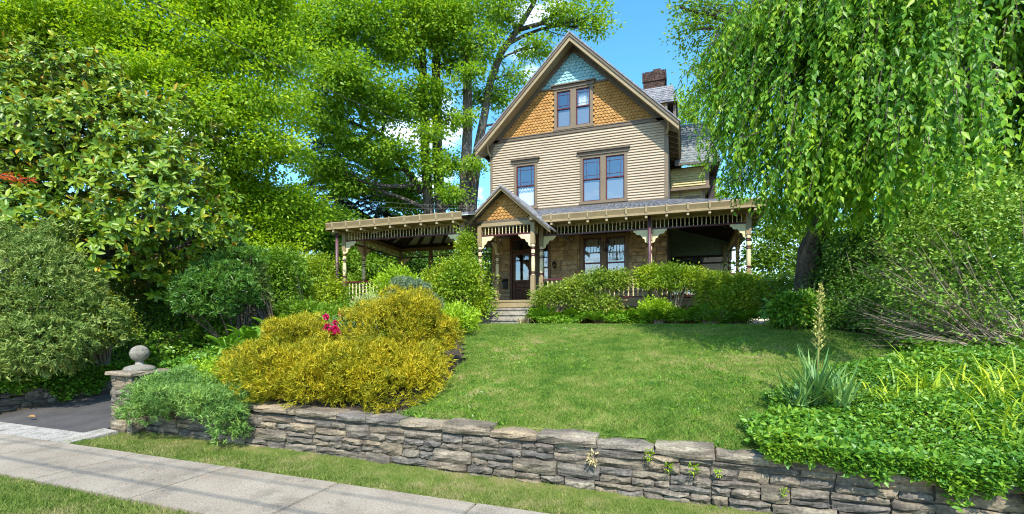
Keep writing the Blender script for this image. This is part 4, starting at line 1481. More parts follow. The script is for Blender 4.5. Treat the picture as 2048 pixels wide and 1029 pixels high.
def tree(name, label, loc, trunks, blobs, ncl, per, cr, L, mat, seed, W=0.55, T=T4, bark=None, group=None, limbs=True, flat=0.32, up=0.9,
         droop=0.25, shell=0.75, lump=0.2, subs=6, cat='tree', limb_r=0.09, zmin=None, out=0.5, jit=0.5, zcut=-1.0):
    """trunks: list of (points, radii)"""
    rg = NP(seed)
    t = thing(name, label, cat, loc, group)
    bark = bark or BARK
    tr = None
    pool = []
    for pts, rad in trunks:
        o_ = part('trunk', MB().tube(pts, rad, 12), bark, t, smooth=True)
        tr = tr or o_
        for i in range(len(pts) - 1):
            for s_ in (0.0, 0.35, 0.7):
                pool.append(Vector(pts[i]).lerp(Vector(pts[i + 1]), s_))
        pool.append(Vector(pts[-1]))
    c, n = clusters(rg, blobs, ncl, shell, lump, zmin, zcut, cull=0.55)
    if limbs:
        for b in blobs:
            ctr = Vector(b[:3])
            cand = [p_ for p_ in pool if p_.z < ctr.z - 0.2] or pool
            a = min(cand, key=lambda p_: (p_ - ctr).length + 0.6 * abs((ctr.z - p_.z) - (p_ - ctr).length * 0.45))
            path = limb_path(a, ctr, 0.05, rg)
            r0 = limb_r * min(1.4, 0.5 + (ctr - a).length / 8)
            mb = MB().tube(path, list(np.linspace(r0, r0 * 0.35, len(path))), 7)
            d_ = np.linalg.norm((c - np.array(b[:3])) / np.array(b[3:6]), axis=1)
            near = np.where(d_ < 1.25)[0]
            if len(near):
                for i in rg.choice(near, min(subs, len(near)), replace=False):
                    e = Vector(c[i])
                    s0 = path[int(rg.integers(2, len(path)))]
                    sp = limb_path(s0, e, 0.06, rg, 3)
                    mb.tube(sp, list(np.linspace(r0 * 0.32, 0.008, 4)), 5)
            part('limb', mb, bark, t)
    p_, d_, n_, sh_ = spray(rg, c, n, per, cr, flat, up, jit, droop, out)
    Ls = L * rg.uniform(0.65, 1.3, len(p_))
    leaves('crown', p_, d_, n_, Ls, Ls * W, mat, t, T, sh_)
    return t

# ------------------------------------------------------------------ leaf colours
M['maple'] = leaf_mat('maple_leaf', [(0.075, 0.17, 0.010), (0.16, 0.28, 0.012), (0.27, 0.38, 0.016), (0.42, 0.47, 0.025)], trans=0.48, patch=0.25, patch_scale=0.35, gain=1.4)
M['tulip'] = leaf_mat('tall_tree_leaf', [(0.05, 0.13, 0.010), (0.12, 0.23, 0.014), (0.20, 0.31, 0.018), (0.30, 0.38, 0.025)], trans=0.48, patch=0.25, patch_scale=0.3, gain=1.5)
M['weeping'] = leaf_mat('weeping_leaf', [(0.04, 0.13, 0.012), (0.11, 0.25, 0.016), (0.22, 0.36, 0.02), (0.42, 0.50, 0.04)], trans=0.45, rough=0.42, spec=0.4)
M['magnolia'] = leaf_mat('magnolia_leaf', [(0.05, 0.12, 0.008), (0.11, 0.195, 0.012), (0.20, 0.275, 0.016), (0.34, 0.31, 0.03), (0.46, 0.21, 0.02)], trans=0.25, rough=0.36, spec=0.35, back=(0.17, 0.155, 0.035))
M['spruce'] = leaf_mat('spruce_needle', [(0.018, 0.035, 0.016), (0.035, 0.06, 0.025), (0.05, 0.085, 0.04)], trans=0.1, rough=0.7)
M['yewgreen'] = leaf_mat('hemlock_needle', [(0.06, 0.115, 0.018), (0.11, 0.175, 0.03), (0.18, 0.235, 0.05), (0.26, 0.28, 0.07)], trans=0.2, rough=0.6, patch=0.3, patch_scale=1.2)
M['limebush'] = leaf_mat('lime_bush_leaf', [(0.09, 0.14, 0.014), (0.20, 0.25, 0.02), (0.32, 0.34, 0.03)], trans=0.3)
M['gold_cypress'] = leaf_mat('golden_cypress', [(0.055, 0.09, 0.005), (0.155, 0.165, 0.006), (0.28, 0.255, 0.008), (0.41, 0.335, 0.012), (0.43, 0.285, 0.016)], trans=0.25, rough=0.6, patch=0.35, patch_scale=1.6, tcol=(1.2, 1.1, 0.5))
M['juniper'] = leaf_mat('juniper', [(0.045, 0.11, 0.028), (0.095, 0.19, 0.04), (0.16, 0.27, 0.055), (0.26, 0.35, 0.06)], trans=0.22, rough=0.6, patch=0.3, patch_scale=1.6)
M['limegreen'] = leaf_mat('lime_leaf', [(0.14, 0.25, 0.012), (0.24, 0.37, 0.015), (0.36, 0.46, 0.02)], trans=0.35)
M['azalea'] = leaf_mat('azalea_leaf', [(0.05, 0.11, 0.012), (0.13, 0.21, 0.02), (0.23, 0.29, 0.03), (0.33, 0.35, 0.045)], trans=0.3, patch=0.3, patch_scale=0.9)
M['euonymus'] = leaf_mat('euonymus_leaf', [(0.05, 0.12, 0.010), (0.14, 0.24, 0.014), (0.28, 0.35, 0.016), (0.40, 0.42, 0.03)], trans=0.3, patch=0.45, patch_scale=0.8)
M['darkhedge'] = leaf_mat('dark_hedge_leaf', [(0.025, 0.075, 0.012), (0.05, 0.13, 0.016), (0.085, 0.185, 0.022), (0.15, 0.25, 0.035)], trans=0.28, rough=0.4, spec=0.4)
M['midgreen'] = leaf_mat('mid_green_leaf', [(0.045, 0.115, 0.010), (0.095, 0.20, 0.014), (0.165, 0.28, 0.02), (0.27, 0.35, 0.03)], trans=0.38, patch=0.3)
M['greygreen'] = leaf_mat('grey_green_leaf', [(0.075, 0.12, 0.065), (0.13, 0.185, 0.10), (0.20, 0.25, 0.14)], trans=0.2, rough=0.6)
M['variegated'] = leaf_mat('variegated_leaf', [(0.10, 0.18, 0.03), (0.28, 0.34, 0.10), (0.48, 0.50, 0.22), (0.60, 0.60, 0.32)], trans=0.25)
M['vinca'] = leaf_mat('vinca_leaf', [(0.03, 0.105, 0.012), (0.065, 0.175, 0.018), (0.15, 0.28, 0.022), (0.30, 0.40, 0.035)], trans=0.3, rough=0.42, spec=0.4, patch=0.2, patch_scale=1.5)
M['ivy'] = leaf_mat('ivy_leaf', [(0.03, 0.10, 0.012), (0.07, 0.17, 0.016), (0.14, 0.25, 0.02), (0.26, 0.35, 0.035)], trans=0.25, rough=0.35, patch=0.3, patch_scale=1.0)
M['fern'] = leaf_mat('fern_leaf', [(0.07, 0.18, 0.012), (0.14, 0.28, 0.018), (0.23, 0.36, 0.025)], trans=0.35)
M['daylily'] = leaf_mat('daylily_leaf', [(0.12, 0.22, 0.015), (0.24, 0.34, 0.02), (0.40, 0.46, 0.03)], trans=0.3)
M['yucca'] = leaf_mat('yucca_leaf', [(0.07, 0.16, 0.045), (0.12, 0.23, 0.06), (0.21, 0.32, 0.085)], trans=0.12, rough=0.4)
M['yucca_bud'] = leaf_mat('yucca_bud', [(0.24, 0.22, 0.06), (0.36, 0.34, 0.09), (0.48, 0.46, 0.16)], trans=0.15)
M['peony'] = leaf_mat('peony_petal', [(0.30, 0.006, 0.05), (0.45, 0.012, 0.10), (0.60, 0.03, 0.17)], trans=0.25)
M['peony_leaf'] = leaf_mat('peony_leaf', [(0.05, 0.11, 0.03), (0.10, 0.18, 0.05), (0.20, 0.27, 0.12)], trans=0.25)
M['arching'] = leaf_mat('arching_leaf', [(0.05, 0.14, 0.015), (0.11, 0.23, 0.025), (0.20, 0.32, 0.045), (0.32, 0.41, 0.09)], trans=0.3)
M['redmaple'] = leaf_mat('red_maple_leaf', [(0.25, 0.03, 0.008), (0.40, 0.07, 0.012), (0.5, 0.12, 0.02)], trans=0.4)
M['straw'] = leaf_mat('straw', [(0.25, 0.2, 0.09), (0.4, 0.33, 0.17)], trans=0.2)

# ------------------------------------------------------------------ grass
def grass(name, label_kind, pts, hgt, wid, mat, seed, lean=0.6):
    rg = NP(seed)
    n = len(pts)
    d = nrm_(np.stack([rg.normal(size=n) * lean, rg.normal(size=n) * lean, np.ones(n)], 1))
    nn = nrm_(np.stack([rg.normal(size=n), rg.normal(size=n) - 0.6, np.full(n, 0.3)], 1))
    h = hgt * rg.uniform(0.5, 1.3, n)
    o = leaves(name, pts, d, nn, h, wid * rg.uniform(0.7, 1.3, n), mat, None, T3, rg=rg, kind='stuff')
    tag(o, label_kind, 'grass')
    return o
rg0 = NP(1)
# denser near the camera
n = 340000
xs_ = rg0.uniform(-6.2, 4.2, n); ys_ = 5.5 + 9.3 * rg0.random(n) ** 1.75
ok = in_lawn(xs_ + rg0.normal(size=n) * 0.05, ys_ + rg0.normal(size=n) * 0.05) & (ys_ > wall_y(xs_) + 0.26)
bare = np.sin(xs_ * 3.1 + 1.0) + np.sin(ys_ * 4.3 + xs_ * 2.2) + np.sin(xs_ * 7.7 - ys_ * 5.1) * 0.8
ok &= (bare > -1.9) | (rg0.random(n) < 0.35)
xs_, ys_ = xs_[ok], ys_[ok]
m = 16000
ex_ = rg0.uniform(-3.9, 0.9, m); ey_ = wall_y(ex_) + 0.19 + 0.16 * rg0.random(m) + 0.04 * np.sin(ex_ * 9) + 0.03 * np.sin(ex_ * 23)
xs_, ys_ = np.concatenate([xs_, ex_]), np.concatenate([ys_, ey_])
gz_ = np.concatenate([gh(xs_[:-m], ys_[:-m]) - 0.005, np.full(m, 0.595)])
grass('lawn_grass', 'mown green lawn sloping up to the porch', np.stack([xs_, ys_, gz_], 1), 0.047, 0.011, M['lawn_blades'], 2, 0.8)
n = 72000
xs_ = rg0.uniform(-9.5, 6.0, n); ys_ = rg0.uniform(4.69, 5.62, n)
edge = 0.02 * np.sin(xs_ * 5) + 0.015 * np.sin(xs_ * 13 + 1)
ok = (ys_ < wall_y(xs_) + 0.02) & (ys_ > 4.70 + edge) & (xs_ < -9.3 + 20)
ok &= (rg0.random(n) < 0.35 + 0.65 * (np.sin(xs_ * 2.3) + np.sin(ys_ * 9 + xs_) > -1.2))
xs_, ys_ = xs_[ok], ys_[ok]
grass('verge_grass', 'dry short grass strip between the sidewalk and the stone wall', np.stack([xs_, ys_, 0.0 + 0 * xs_], 1), 0.065, 0.009, M['verge_blades'], 3, 0.7)
n = 34000
xs_ = rg0.uniform(-9.5, -1.5, n); ys_ = rg0.uniform(2.3, 3.44, n)
grass('street_grass', 'grass along the street side of the sidewalk', np.stack([xs_, ys_, 0 * xs_], 1), 0.06, 0.009, M['verge_blades'], 4, 0.7)

n = 5200
xs_ = rg0.uniform(-5.5, 3.8, n); ys_ = 5.6 + 8.8 * rg0.random(n) ** 1.7
ok = in_lawn(xs_, ys_) & (np.sin(xs_ * 1.7 + 0.6) + np.sin(ys_ * 1.9 + xs_) + rg0.normal(size=n) * 0.7 > 0.6)
xs_ = np.repeat(xs_[ok], 12) + rg0.normal(size=ok.sum() * 12) * 0.035; ys_ = np.repeat(ys_[ok], 12) + rg0.normal(size=ok.sum() * 12) * 0.03
ok = ys_ > wall_y(xs_) + 0.2
xs_, ys_ = xs_[ok], ys_[ok]
o = cover_grass = grass('lawn_clover', 'darker clover and coarse tufts dotted over the lawn', np.stack([xs_, ys_, gh(xs_, ys_)], 1), 0.05, 0.022, M['ivy'], 5, 1.3)
# ------------------------------------------------------------------ golden cypress
def tufts(rg, c, n, per, L, spread=0.55, upb=0.5):
    N_ = len(c) * per
    C_ = np.repeat(c, per, 0)
    ax = np.repeat(nrm_(n + np.array([0, 0, upb]) + rg.normal(size=n.shape) * 0.35), per, 0)
    d = nrm_(ax + rg.normal(size=(N_, 3)) * spread)
    nn = rg.normal(size=(N_, 3))
    p_ = C_ + rg.normal(size=(N_, 3)) * L * 0.22
    return p_, d, nn

def needle_shrub(name, label, loc, blobs, ncl, per, L, W, mat, seed, spread=0.55, upb=0.5, shell=0.35, lump=0.16, zcut=-0.5, zmin=None, cat='shrub', T=T3, trim=None):
    rg = NP(seed)
    t = thing(name, label, cat, loc)
    c, n_ = clusters(rg, blobs, ncl, shell, lump, zmin, zcut)
    if trim is not None:
        k = trim(c)
        c, n_ = c[k], n_[k]
    p_, d, nn = tufts(rg, c, n_, per, L, spread, upb)
    sh_ = np.repeat(rg.random(len(c)), per) * 0.6 + rg.random(len(p_)) * 0.4
    Ls = L * rg.uniform(0.6, 1.2, len(p_))
    leaves('foliage', p_, d, nn, Ls, W * rg.uniform(0.7, 1.3, len(p_)), mat, t, T, sh_)
    mb = MB()
    for i in rg.choice(len(c), 24, replace=False):
        e = Vector(c[i]); b = Vector((loc[0] + (e.x - loc[0]) * 0.2, loc[1] + (e.y - loc[1]) * 0.2, loc[2] - 0.05))
        mb.tube([b, b.lerp(e, 0.5) + Vector((0, 0, 0.05)), e], [0.025, 0.016, 0.006], 5)
    part('stems', mb, DARKBARK, t)
    return t
needle_shrub('golden_cypress', 'broad golden yellow cypress shrub left of the pink peonies above the stone wall', (-6.3, 6.6, 0.9),
             [(-6.3, 6.35, 1.0, 1.0, .8, .65), (-6.68, 6.9, 1.35, .7, .7, .62), (-5.7, 6.2, 0.95, .8, .62, .5), (-7.0, 7.2, 1.75, .3, .3, .34)],
             8500, 9, 0.088, 0.017, M['gold_cypress'], 31, lump=0.18)
needle_shrub('golden_cypress', 'tall golden yellow cypress shrub beside the lawn right of the pink peonies', (-4.7, 7.0, 1.0),
             [(-4.9, 6.45, 1.05, .85, .8, .68), (-4.25, 6.55, .95, .6, .65, .6), (-4.85, 7.35, 1.6, .85, .75, .70), (-4.9, 7.75, 2.05, .52, .5, .42), (-4.5, 7.75, 1.65, .52, .55, .45)],
             9500, 9, 0.088, 0.017, M['gold_cypress'], 32, lump=0.18)
# spreading juniper over the wall
needle_shrub('juniper', 'spreading blue green juniper spilling over the stone wall beside the gate pillar', (-7.9, 5.75, 0.6),
             [(-8.35, 5.55, .72, .62, .45, .33), (-7.7, 5.5, .68, .65, .5, .32), (-7.05, 5.5, .62, .55, .45, .30), (-6.65, 5.35, .38, .28, .2, .36), (-8.5, 5.35, .5, .35, .25, .28), (-8.1, 5.75, .9, .5, .4, .22)],
             3300, 12, 0.085, 0.016, M['juniper'], 33, spread=0.8, upb=0.25, shell=0.5)
shrub('lime_groundcover', 'bright lime green leafy mound behind the juniper', 'shrub', (-7.6, 6.2, 0.7),
      [(-8.0, 6.2, .92, .7, .5, .3), (-7.3, 6.1, .85, .6, .5, .3), (-6.85, 5.85, .75, .4, .4, .25)], 800, 11, 0.09, 0.055, M['limegreen'], 34, zcut=-0.2, up=1.0)

# ------------------------------------------------------------------ ground covers (nobody could count the leaves)
def cover(name, label, cat, x, y, z, L, mat, seed, W=0.55, T=T4, lift=0.1, jit=0.6, dirz=0.15):
    rg = NP(seed)
    n = len(x)
    pos = np.stack([x, y, z + lift * rg.random(n) ** 0.7], 1)
    d = nrm_(np.stack([rg.normal(size=n), rg.normal(size=n) - 0.25, rg.normal(size=n) * 0.5 + dirz], 1))
    nn = nrm_(np.stack([rg.normal(size=n) * jit, rg.normal(size=n) * jit - 0.25, np.ones(n)], 1))
    Ls = L * rg.uniform(0.6, 1.3, n)
    lum = 0.5 + 0.25 * np.sin(x * 3.3 + y * 2.1) * np.sin(y * 4.1 - x * 1.7)
    sh_ = np.clip(rg.random(n) * 0.65 + lum * 0.45 - 0.05, 0, 1)
    o = leaves(name, pos, d, nn, Ls, Ls * W, mat, None, T, sh_, kind='stuff')
    tag(o, label, cat)
    return o
def mound(x, y):
    return 0.07 + 0.05 * np.sin(x * 2.9 + y) + 0.05 * np.sin(y * 3.7 - x * 1.3) + 0.03 * np.sin(x * 8 + 1) * np.sin(y * 7)
rgv = NP(50)
n = 120000
x = rgv.uniform(0.4, 6.2, n); y = 5.35 + 6.5 * rgv.random(n) ** 1.35
edge = 0.10 * np.sin(y * 6.0) + 0.06 * np.sin(y * 15 + 1)
ok = (x > lawn_right(y) + edge - 0.05) & (y > wall_y(x) - 0.03) & ~((y > 9.5) & (x < 4.0))
x, y = x[ok], y[ok]
z = np.maximum(gh(x, np.maximum(y, wall_y(x) + 0.3)), 0.6) + np.maximum(mound(x, y), 0.0) * np.clip((x - lawn_right(y)) * 3, 0.2, 1)
# runners hanging over the wall
m2 = 17000
hx = 0.75 + 5.2 * rgv.random(m2)
hang = np.interp(hx, [0.7, 1.4, 2.2, 3.2, 4.5], [0.05, 0.10, 0.26, 0.52, 0.66]) * (0.65 + 0.35 * np.sin(hx * 9.0) + 0.25 * np.sin(hx * 23.0))
t_ = rgv.random(m2) ** 1.3
hy = wall_y(hx) - 0.05 - 0.10 * rgv.random(m2) * np.clip(hang * 4, 0.3, 1)
hz = 0.68 - np.clip(hang, 0.02, 1) * t_
x = np.concatenate([x, hx]); y = np.concatenate([y, hy]); z = np.concatenate([z, hz - 0.05])
cover('vinca_groundcover', 'glossy green vinca ground cover spilling over the right end of the stone wall', 'ground cover', x, y, z, 0.064 + 0.010 * np.sin(x * 1.9 + y), M['vinca'], 51, lift=0.13, jit=0.75)
# ivy on the bank left of the driveway and hanging over its edging wall
n = 15000
x = -13.25 - 2.6 * rgv.random(n) ** 1.3; y = rgv.uniform(4.9, 10.5, n)
z = gh(x, y) + 0.12 + 0.25 * np.clip((-13.2 - x) / 2.5, 0, 1) + 0.08 * np.sin(x * 5 + y * 3)
h2 = 9500
hy = rgv.uniform(4.95, 10.5, h2); hh = 0.36 + 0.22 * np.sin(hy * 3.0) + 0.12 * np.sin(hy * 9)
t_ = rgv.random(h2)
hx = -13.2 + 0.16 * rgv.random(h2)
hz = gh(-12.8 + 0 * hy, hy) + 0.58 - np.clip(hh, 0.08, 1) * t_
cover('bank_ivy', 'green ivy trailing over the low wall on the left of the driveway', 'ivy', np.concatenate([x, hx]), np.concatenate([y, hy]), np.concatenate([z, hz]), 0.085, M['ivy'], 52, W=0.75, lift=0.12)
n = 22000
x = rgv.uniform(-9.55, -6.2, n); y = rgv.uniform(6.1, 11.5, n)
ok = ~((x > -7.4) & (y < 7.6))
x, y = x[ok], y[ok]
cover('leafy_bank', 'lush green leafy ground cover on the bank behind the gate pillar', 'ground cover', x, y, gh(x, y) + 0.18 + 0.10 * np.sin(x * 4) * np.sin(y * 3.3), 0.10, M['ivy'], 53, W=0.6, lift=0.22)
n = 24000
x = rgv.uniform(-13.3, -9.3, n); y = rgv.uniform(8.3, 15.0, n)
cover('back_bank_ivy', 'bright leafy bank at the end of the driveway under the magnolia', 'ground cover', x, y, gh(x, y) + 0.05 + 0.12 * np.sin(x * 3.3) * np.sin(y * 2.7), 0.13, M['ivy'], 54, W=0.6, lift=0.4)
n = 18000
x = rgv.uniform(-4.95, 3.0, n); y = 14.78 + 1.7 * rgv.random(n)
ok = ~((x < -4.9) & (y > 14.7))
x, y = x[ok], y[ok]
cover('porch_bed_groundcover', 'low green leaves filling the bed between the lawn and the porch', 'ground cover', x, y, 1.88 + 0.06 * np.sin(x * 6) + 0.22 * np.clip((y - 14.8) / 1.2, 0, 1) + 0.1 * np.sin(x * 2.7 + y), 0.09, M['fern'], 55, lift=0.25, W=0.45)
n = 9000
x = rgv.uniform(3.4, 7.2, n); y = rgv.uniform(9.0, 12.5, n)
cover('hedge_ivy', 'dark ground ivy under the bare arching twigs', 'ivy', x, y, gh(x, y) + 0.05, 0.09, M['ivy'], 56, lift=0.22, W=0.7)

# ------------------------------------------------------------------ ferns
def fern_mesh(seed, nf=11, L=0.6, mat=None):
    rg = NP(seed)
    P_, D_, N_, S_ = [], [], [], []
    for k in range(nf):
        a = 2 * math.pi * k / nf + rg.uniform(-.3, .3)
        rise = rg.uniform(0.75, 1.25)
        out = np.array([math.cos(a), math.sin(a), 0])
        pts = []
        for i in range(26):
            t = (i + 1) / 26
            pts.append(out * (t * L * 0.75) + np.array([0, 0, L * (rise * t - 0.55 * t * t)]))
        for i in range(3, 26):
            t = (i + 1) / 26
            tan = pts[i] - pts[i - 1]
            tan /= np.linalg.norm(tan)
            side = np.cross(tan, [0, 0, 1.0]); side /= np.linalg.norm(side)
            ln_ = 0.20 * L * math.sin(math.pi * (0.12 + 0.88 * t)) + 0.015
            up_ = np.cross(side, tan)
            for s in (-1, 1):
                P_.append(pts[i]); D_.append(side * s + tan * 0.45); N_.append(up_); S_.append(ln_)
    P_, D_, N_, S_ = map(np.array, (P_, D_, N_, S_))
    V, F_, k = leaf_arrays(P_, D_, N_, S_, S_ * 0.32, T4)
    o = np_object('fronds', V, F_, np.repeat(rg.random(len(P_)), k), mat or M['fern'])
    me = o.data
    bpy.data.objects.remove(o)
    return me
FM = [fern_mesh(60), fern_mesh(61, 9, 0.7), fern_mesh(62, 13, 0.5)]
def plant_copy(name, label, cat, me, pname, x, y, z, s, rz, group=None):
    t = thing(name, label, cat, (x, y, z), group)
    o = link(pname, me, t, (x, y, z), rz)
    o.scale = (s, s, s)
    return t
rf_ = random.Random(77)
ORD = ['first', 'second', 'third', 'fourth', 'fifth', 'sixth', 'seventh', 'eighth', 'ninth', 'tenth', 'eleventh', 'twelfth', 'thirteenth', 'fourteenth', 'fifteenth', 'sixteenth', 'seventeenth', 'eighteenth', 'nineteenth', 'twentieth']
FERN_G = 'ferns in the bed along the porch'
for i in range(20):
    xx = -4.75 + i * 0.36 + rf_.uniform(-.1, .1)
    yy = rf_.uniform(14.85, 15.5)
    plant_copy('fern', 'light green fern, %s from the steps in the row below the porch shrubs' % ORD[i], 'fern', FM[i % 3], 'fronds', xx, yy, 1.92 + (yy - 14.8) * 0.12, rf_.uniform(0.8, 1.35), rf_.uniform(0, 6), FERN_G)
for (p_, s_, lab) in (((-8.25, 7.2, 1.5), .95, 'tall light green fern just left of the golden cypress'),
                      ((-8.46, 6.81, 1.42), .8, 'light green fern between the golden cypress and the bank'),
                      ((-8.31, 7.82, 1.71), .95, 'light green fern rising behind the left golden cypress'),
                      ((-6.56, 12.72, 2.02), 0.9, 'bright feathery fern beside the porch steps')):
    plant_copy('fern', lab, 'fern', FM[1], 'fronds', p_[0], p_[1], p_[2] - 0.05, s_, rf_.uniform(0, 6))

# ------------------------------------------------------------------ shrubs along the porch
G = 1.87
shrub('azalea', 'loose yellow green shrub nearest the porch steps', 'shrub', (-4.3, 15.6, G), [(-4.4, 15.55, 2.65, .5, .45, .5), (-3.8, 15.6, 2.7, .55, .5, .55)], 520, 12, 0.16, 0.085, M['azalea'], 71, zcut=-0.3, shell=0.6)
shrub('azalea', 'tall yellow green shrub in front of the double porch windows', 'shrub', (-2.6, 15.6, G),
      [(-3.3, 15.6, 2.9, .5, .45, .6), (-2.55, 15.6, 3.15, .55, .5, .6), (-2.05, 15.65, 3.15, .42, .42, .5), (-2.8, 15.4, 2.45, .8, .5, .45)], 1000, 13, 0.17, 0.09, M['azalea'], 72, zcut=-0.3, shell=0.6)
shrub('euonymus', 'bright yellow tipped shrub right of the porch downspout', 'shrub', (-0.4, 15.7, G),
      [(-1.05, 15.75, 3.3, .42, .4, .42), (-0.5, 15.65, 3.2, .6, .5, .40), (0.15, 15.65, 3.15, .6, .5, .40)], 1200, 14, 0.13, 0.075, M['euonymus'], 73, zcut=-0.5)
shrub('euonymus', 'large rounded green and yellow shrub at the right porch corner', 'shrub', (1.4, 15.4, G),
      [(0.9, 15.5, 2.95, .65, .55, .5), (1.6, 15.4, 2.8, .75, .65, .58), (2.2, 15.3, 2.65, .55, .6, .55), (1.2, 15.2, 2.5, .8, .5, .45)], 2000, 14, 0.13, 0.075, M['euonymus'], 74, zcut=-0.6)
shrub('leafy_perennial', 'bright green leafy plant at the lawn edge below the downspout shrub', 'plant', (-0.75, 15.0, G), [(-0.8, 15.0, 2.25, .5, .35, .38)], 220, 12, 0.13, 0.08, M['limegreen'], 75, zcut=-0.2)
shrub('leafy_perennial', 'low green plant in front of the gold lattice', 'plant', (0.6, 14.95, G), [(0.55, 14.95, 2.1, .3, .3, .25), (1.2, 15.0, 2.08, .45, .3, .22)], 220, 12, 0.12, 0.09, M['ivy'], 76, zcut=-0.2)
shrub('euonymus', 'small green shrub beyond the right porch corner', 'shrub', (2.7, 14.9, G), [(2.75, 14.9, 2.35, .5, .5, .5), (3.1, 14.4, 2.2, .4, .4, .35)], 420, 12, 0.12, 0.06, M['midgreen'], 77, zcut=-0.5)

# ------------------------------------------------------------------ planting in front of the pavilion
shrub('climbing_vine', 'bright green vine bush climbing the porch post left of the steps', 'vine', (-6.9, 14.4, G),
      [(-6.95, 14.3, 3.05, .75, .6, .75), (-7.6, 14.4, 3.0, .6, .5, .6), (-6.55, 14.5, 2.5, .45, .45, .55), (-7.2, 14.8, 4.1, .22, .22, .7), (-7.1, 14.9, 4.75, .18, .2, .3), (-6.75, 14.3, 3.6, .45, .4, .35), (-8.3, 14.5, 3.0, .5, .45, .5), (-7.9, 14.3, 2.5, .8, .45, .5), (-7.5, 14.5, 3.6, .35, .3, .3)],
      2100, 13, 0.19, 0.095, M['euonymus'], 81, zcut=-0.6, shell=0.7, lump=0.3)
needle_shrub('grey_green_bush', 'rounded grey green bush in front of the pavilion', (-7.2, 11.6, 1.7),
             [(-7.25, 11.6, 2.45, .72, .65, .68), (-6.85, 11.5, 2.1, .6, .55, .55)], 2300, 10, 0.075, 0.022, M['greygreen'], 82, spread=0.8)
shrub('leafy_shrub', 'green shrub with yellow shoot tips beside the grey green bush', 'shrub', (-8.4, 12.2, G), [(-8.35, 12.2, 2.75, .6, .5, .65), (-8.0, 12.3, 3.0, .35, .35, .5)], 420, 11, 0.17, 0.12, M['limegreen'], 83, W=0.32, up=0.3, droop=-0.3)
shrub('variegated_shrub', 'cream variegated shrub left of the grey green bush', 'shrub', (-8.1, 10.9, 1.65), [(-8.15, 10.9, 2.2, .6, .5, .52), (-7.8, 10.8, 2.1, .4, .4, .4)], 620, 12, 0.10, 0.10, M['variegated'], 84, W=0.18, up=0.3, droop=-0.4, out=1.0)
# lily stalks
ll = thing('lily_clump', 'tall green lily stalks with narrow leaves below the downspout', 'plant', (-9.1, 11.2, 1.7))
rg = NP(85)
mbs = MB()
P_, D_ = [], []
for k in range(9):
    bx, by = -9.1 + rg.normal() * 0.3, 11.2 + rg.normal() * 0.25
    h = rg.uniform(0.9, 1.35)
    mbs.tube([(bx, by, 1.65), (bx + rg.normal() * .03, by, 1.65 + h)], [0.01, 0.006], 5)
    for i in range(34):
        t = rg.random()
        a = rg.uniform(0, 6.28)
        P_.append((bx, by, 1.7 + h * (0.15 + 0.85 * t))); D_.append((math.cos(a), math.sin(a), 0.25))
leaves('leaves', np.array(P_), np.array(D_), np.tile([0, 0, 1.0], (len(P_), 1)), 0.15, 0.022, M['midgreen'], ll, T4, rg=rg)
part('stalks', mbs, M['fern'], ll)
# peony
pe = thing('peony', 'peony plant with crimson pink flowers between the two golden cypresses', 'flowers', (-6.35, 7.7, 1.3))
rg = NP(86)
c_, n_ = clusters(rg, [(-6.3, 7.75, 1.65, .42, .35, .35)], 110, 0.7, zcut=-0.2)
p_, d_, nn_, s_ = spray(rg, c_, n_, 9, 0.10, 0.6, 0.5)
leaves('foliage', p_, d_, nn_, 0.13, 0.04, M['peony_leaf'], pe, T4, s_)
mst = MB()
for (u_, s) in (((-6.21, 6.99, 2.05), 1.1), ((-6.11, 6.92, 1.89), 1.0), ((-5.96, 6.87, 1.79), 1.4), ((-6.08, 7.25, 2.12), 0.95), ((-5.98, 7.39, 2.1), 0.8), ((-6.04, 7.05, 1.95), 0.9), ((-5.98, 6.97, 1.85), 1.15), ((-6.15, 6.91, 1.82), .9), ((-5.86, 6.91, 1.77), 1.1)):
    m = 46
    dd = nrm_(rg.normal(size=(m, 3)) + np.array([0, -0.3, 0.5]))
    pp = np.array(u_)[None, :] + dd * 0.018
    nq = nrm_(rg.normal(size=(m, 3)) + dd * 0.8)
    leaves('flower', pp, dd, nq, 0.048 * s * rg.uniform(.7, 1.2, m), 0.046 * s, M['peony'], pe, T6, rg=rg)
    mst.tube([(u_[0] + (-6.3 - u_[0]) * .5, 7.7, 1.25), u_], [0.007, 0.005], 4)
part('stems', mst, M['fern'], pe)
shrub('perennial_clump', 'green leafy perennials below the variegated shrub', 'plant', (-6.9, 9.2, 1.5), [(-6.9, 9.2, 1.7, .7, .5, .42), (-6.2, 9.3, 1.72, .6, .45, .38)], 380, 11, 0.14, 0.14, M['midgreen'], 87, W=0.22, up=0.4, droop=-0.2, out=0.9)

shrub('perennial_clump', 'bright green perennials between the tall golden cypress and the steps', 'plant', (-5.6, 11.2, 1.75), [(-5.5, 10.6, 1.85, .5, .5, .35), (-5.9, 11.8, 1.95, .6, .5, .4), (-6.6, 13.0, 2.0, .6, .5, .42)], 420, 12, 0.15, 0.12, M['limegreen'], 88, W=0.3, zcut=-0.2)
shrub('perennial_clump', 'low green leaves at the left of the porch steps', 'plant', (-7.2, 14.0, 1.87), [(-7.3, 13.9, 2.1, .6, .4, .4), (-6.9, 13.2, 2.0, .5, .4, .35)], 300, 12, 0.15, 0.12, M['midgreen'], 89, W=0.35, zcut=-0.2)
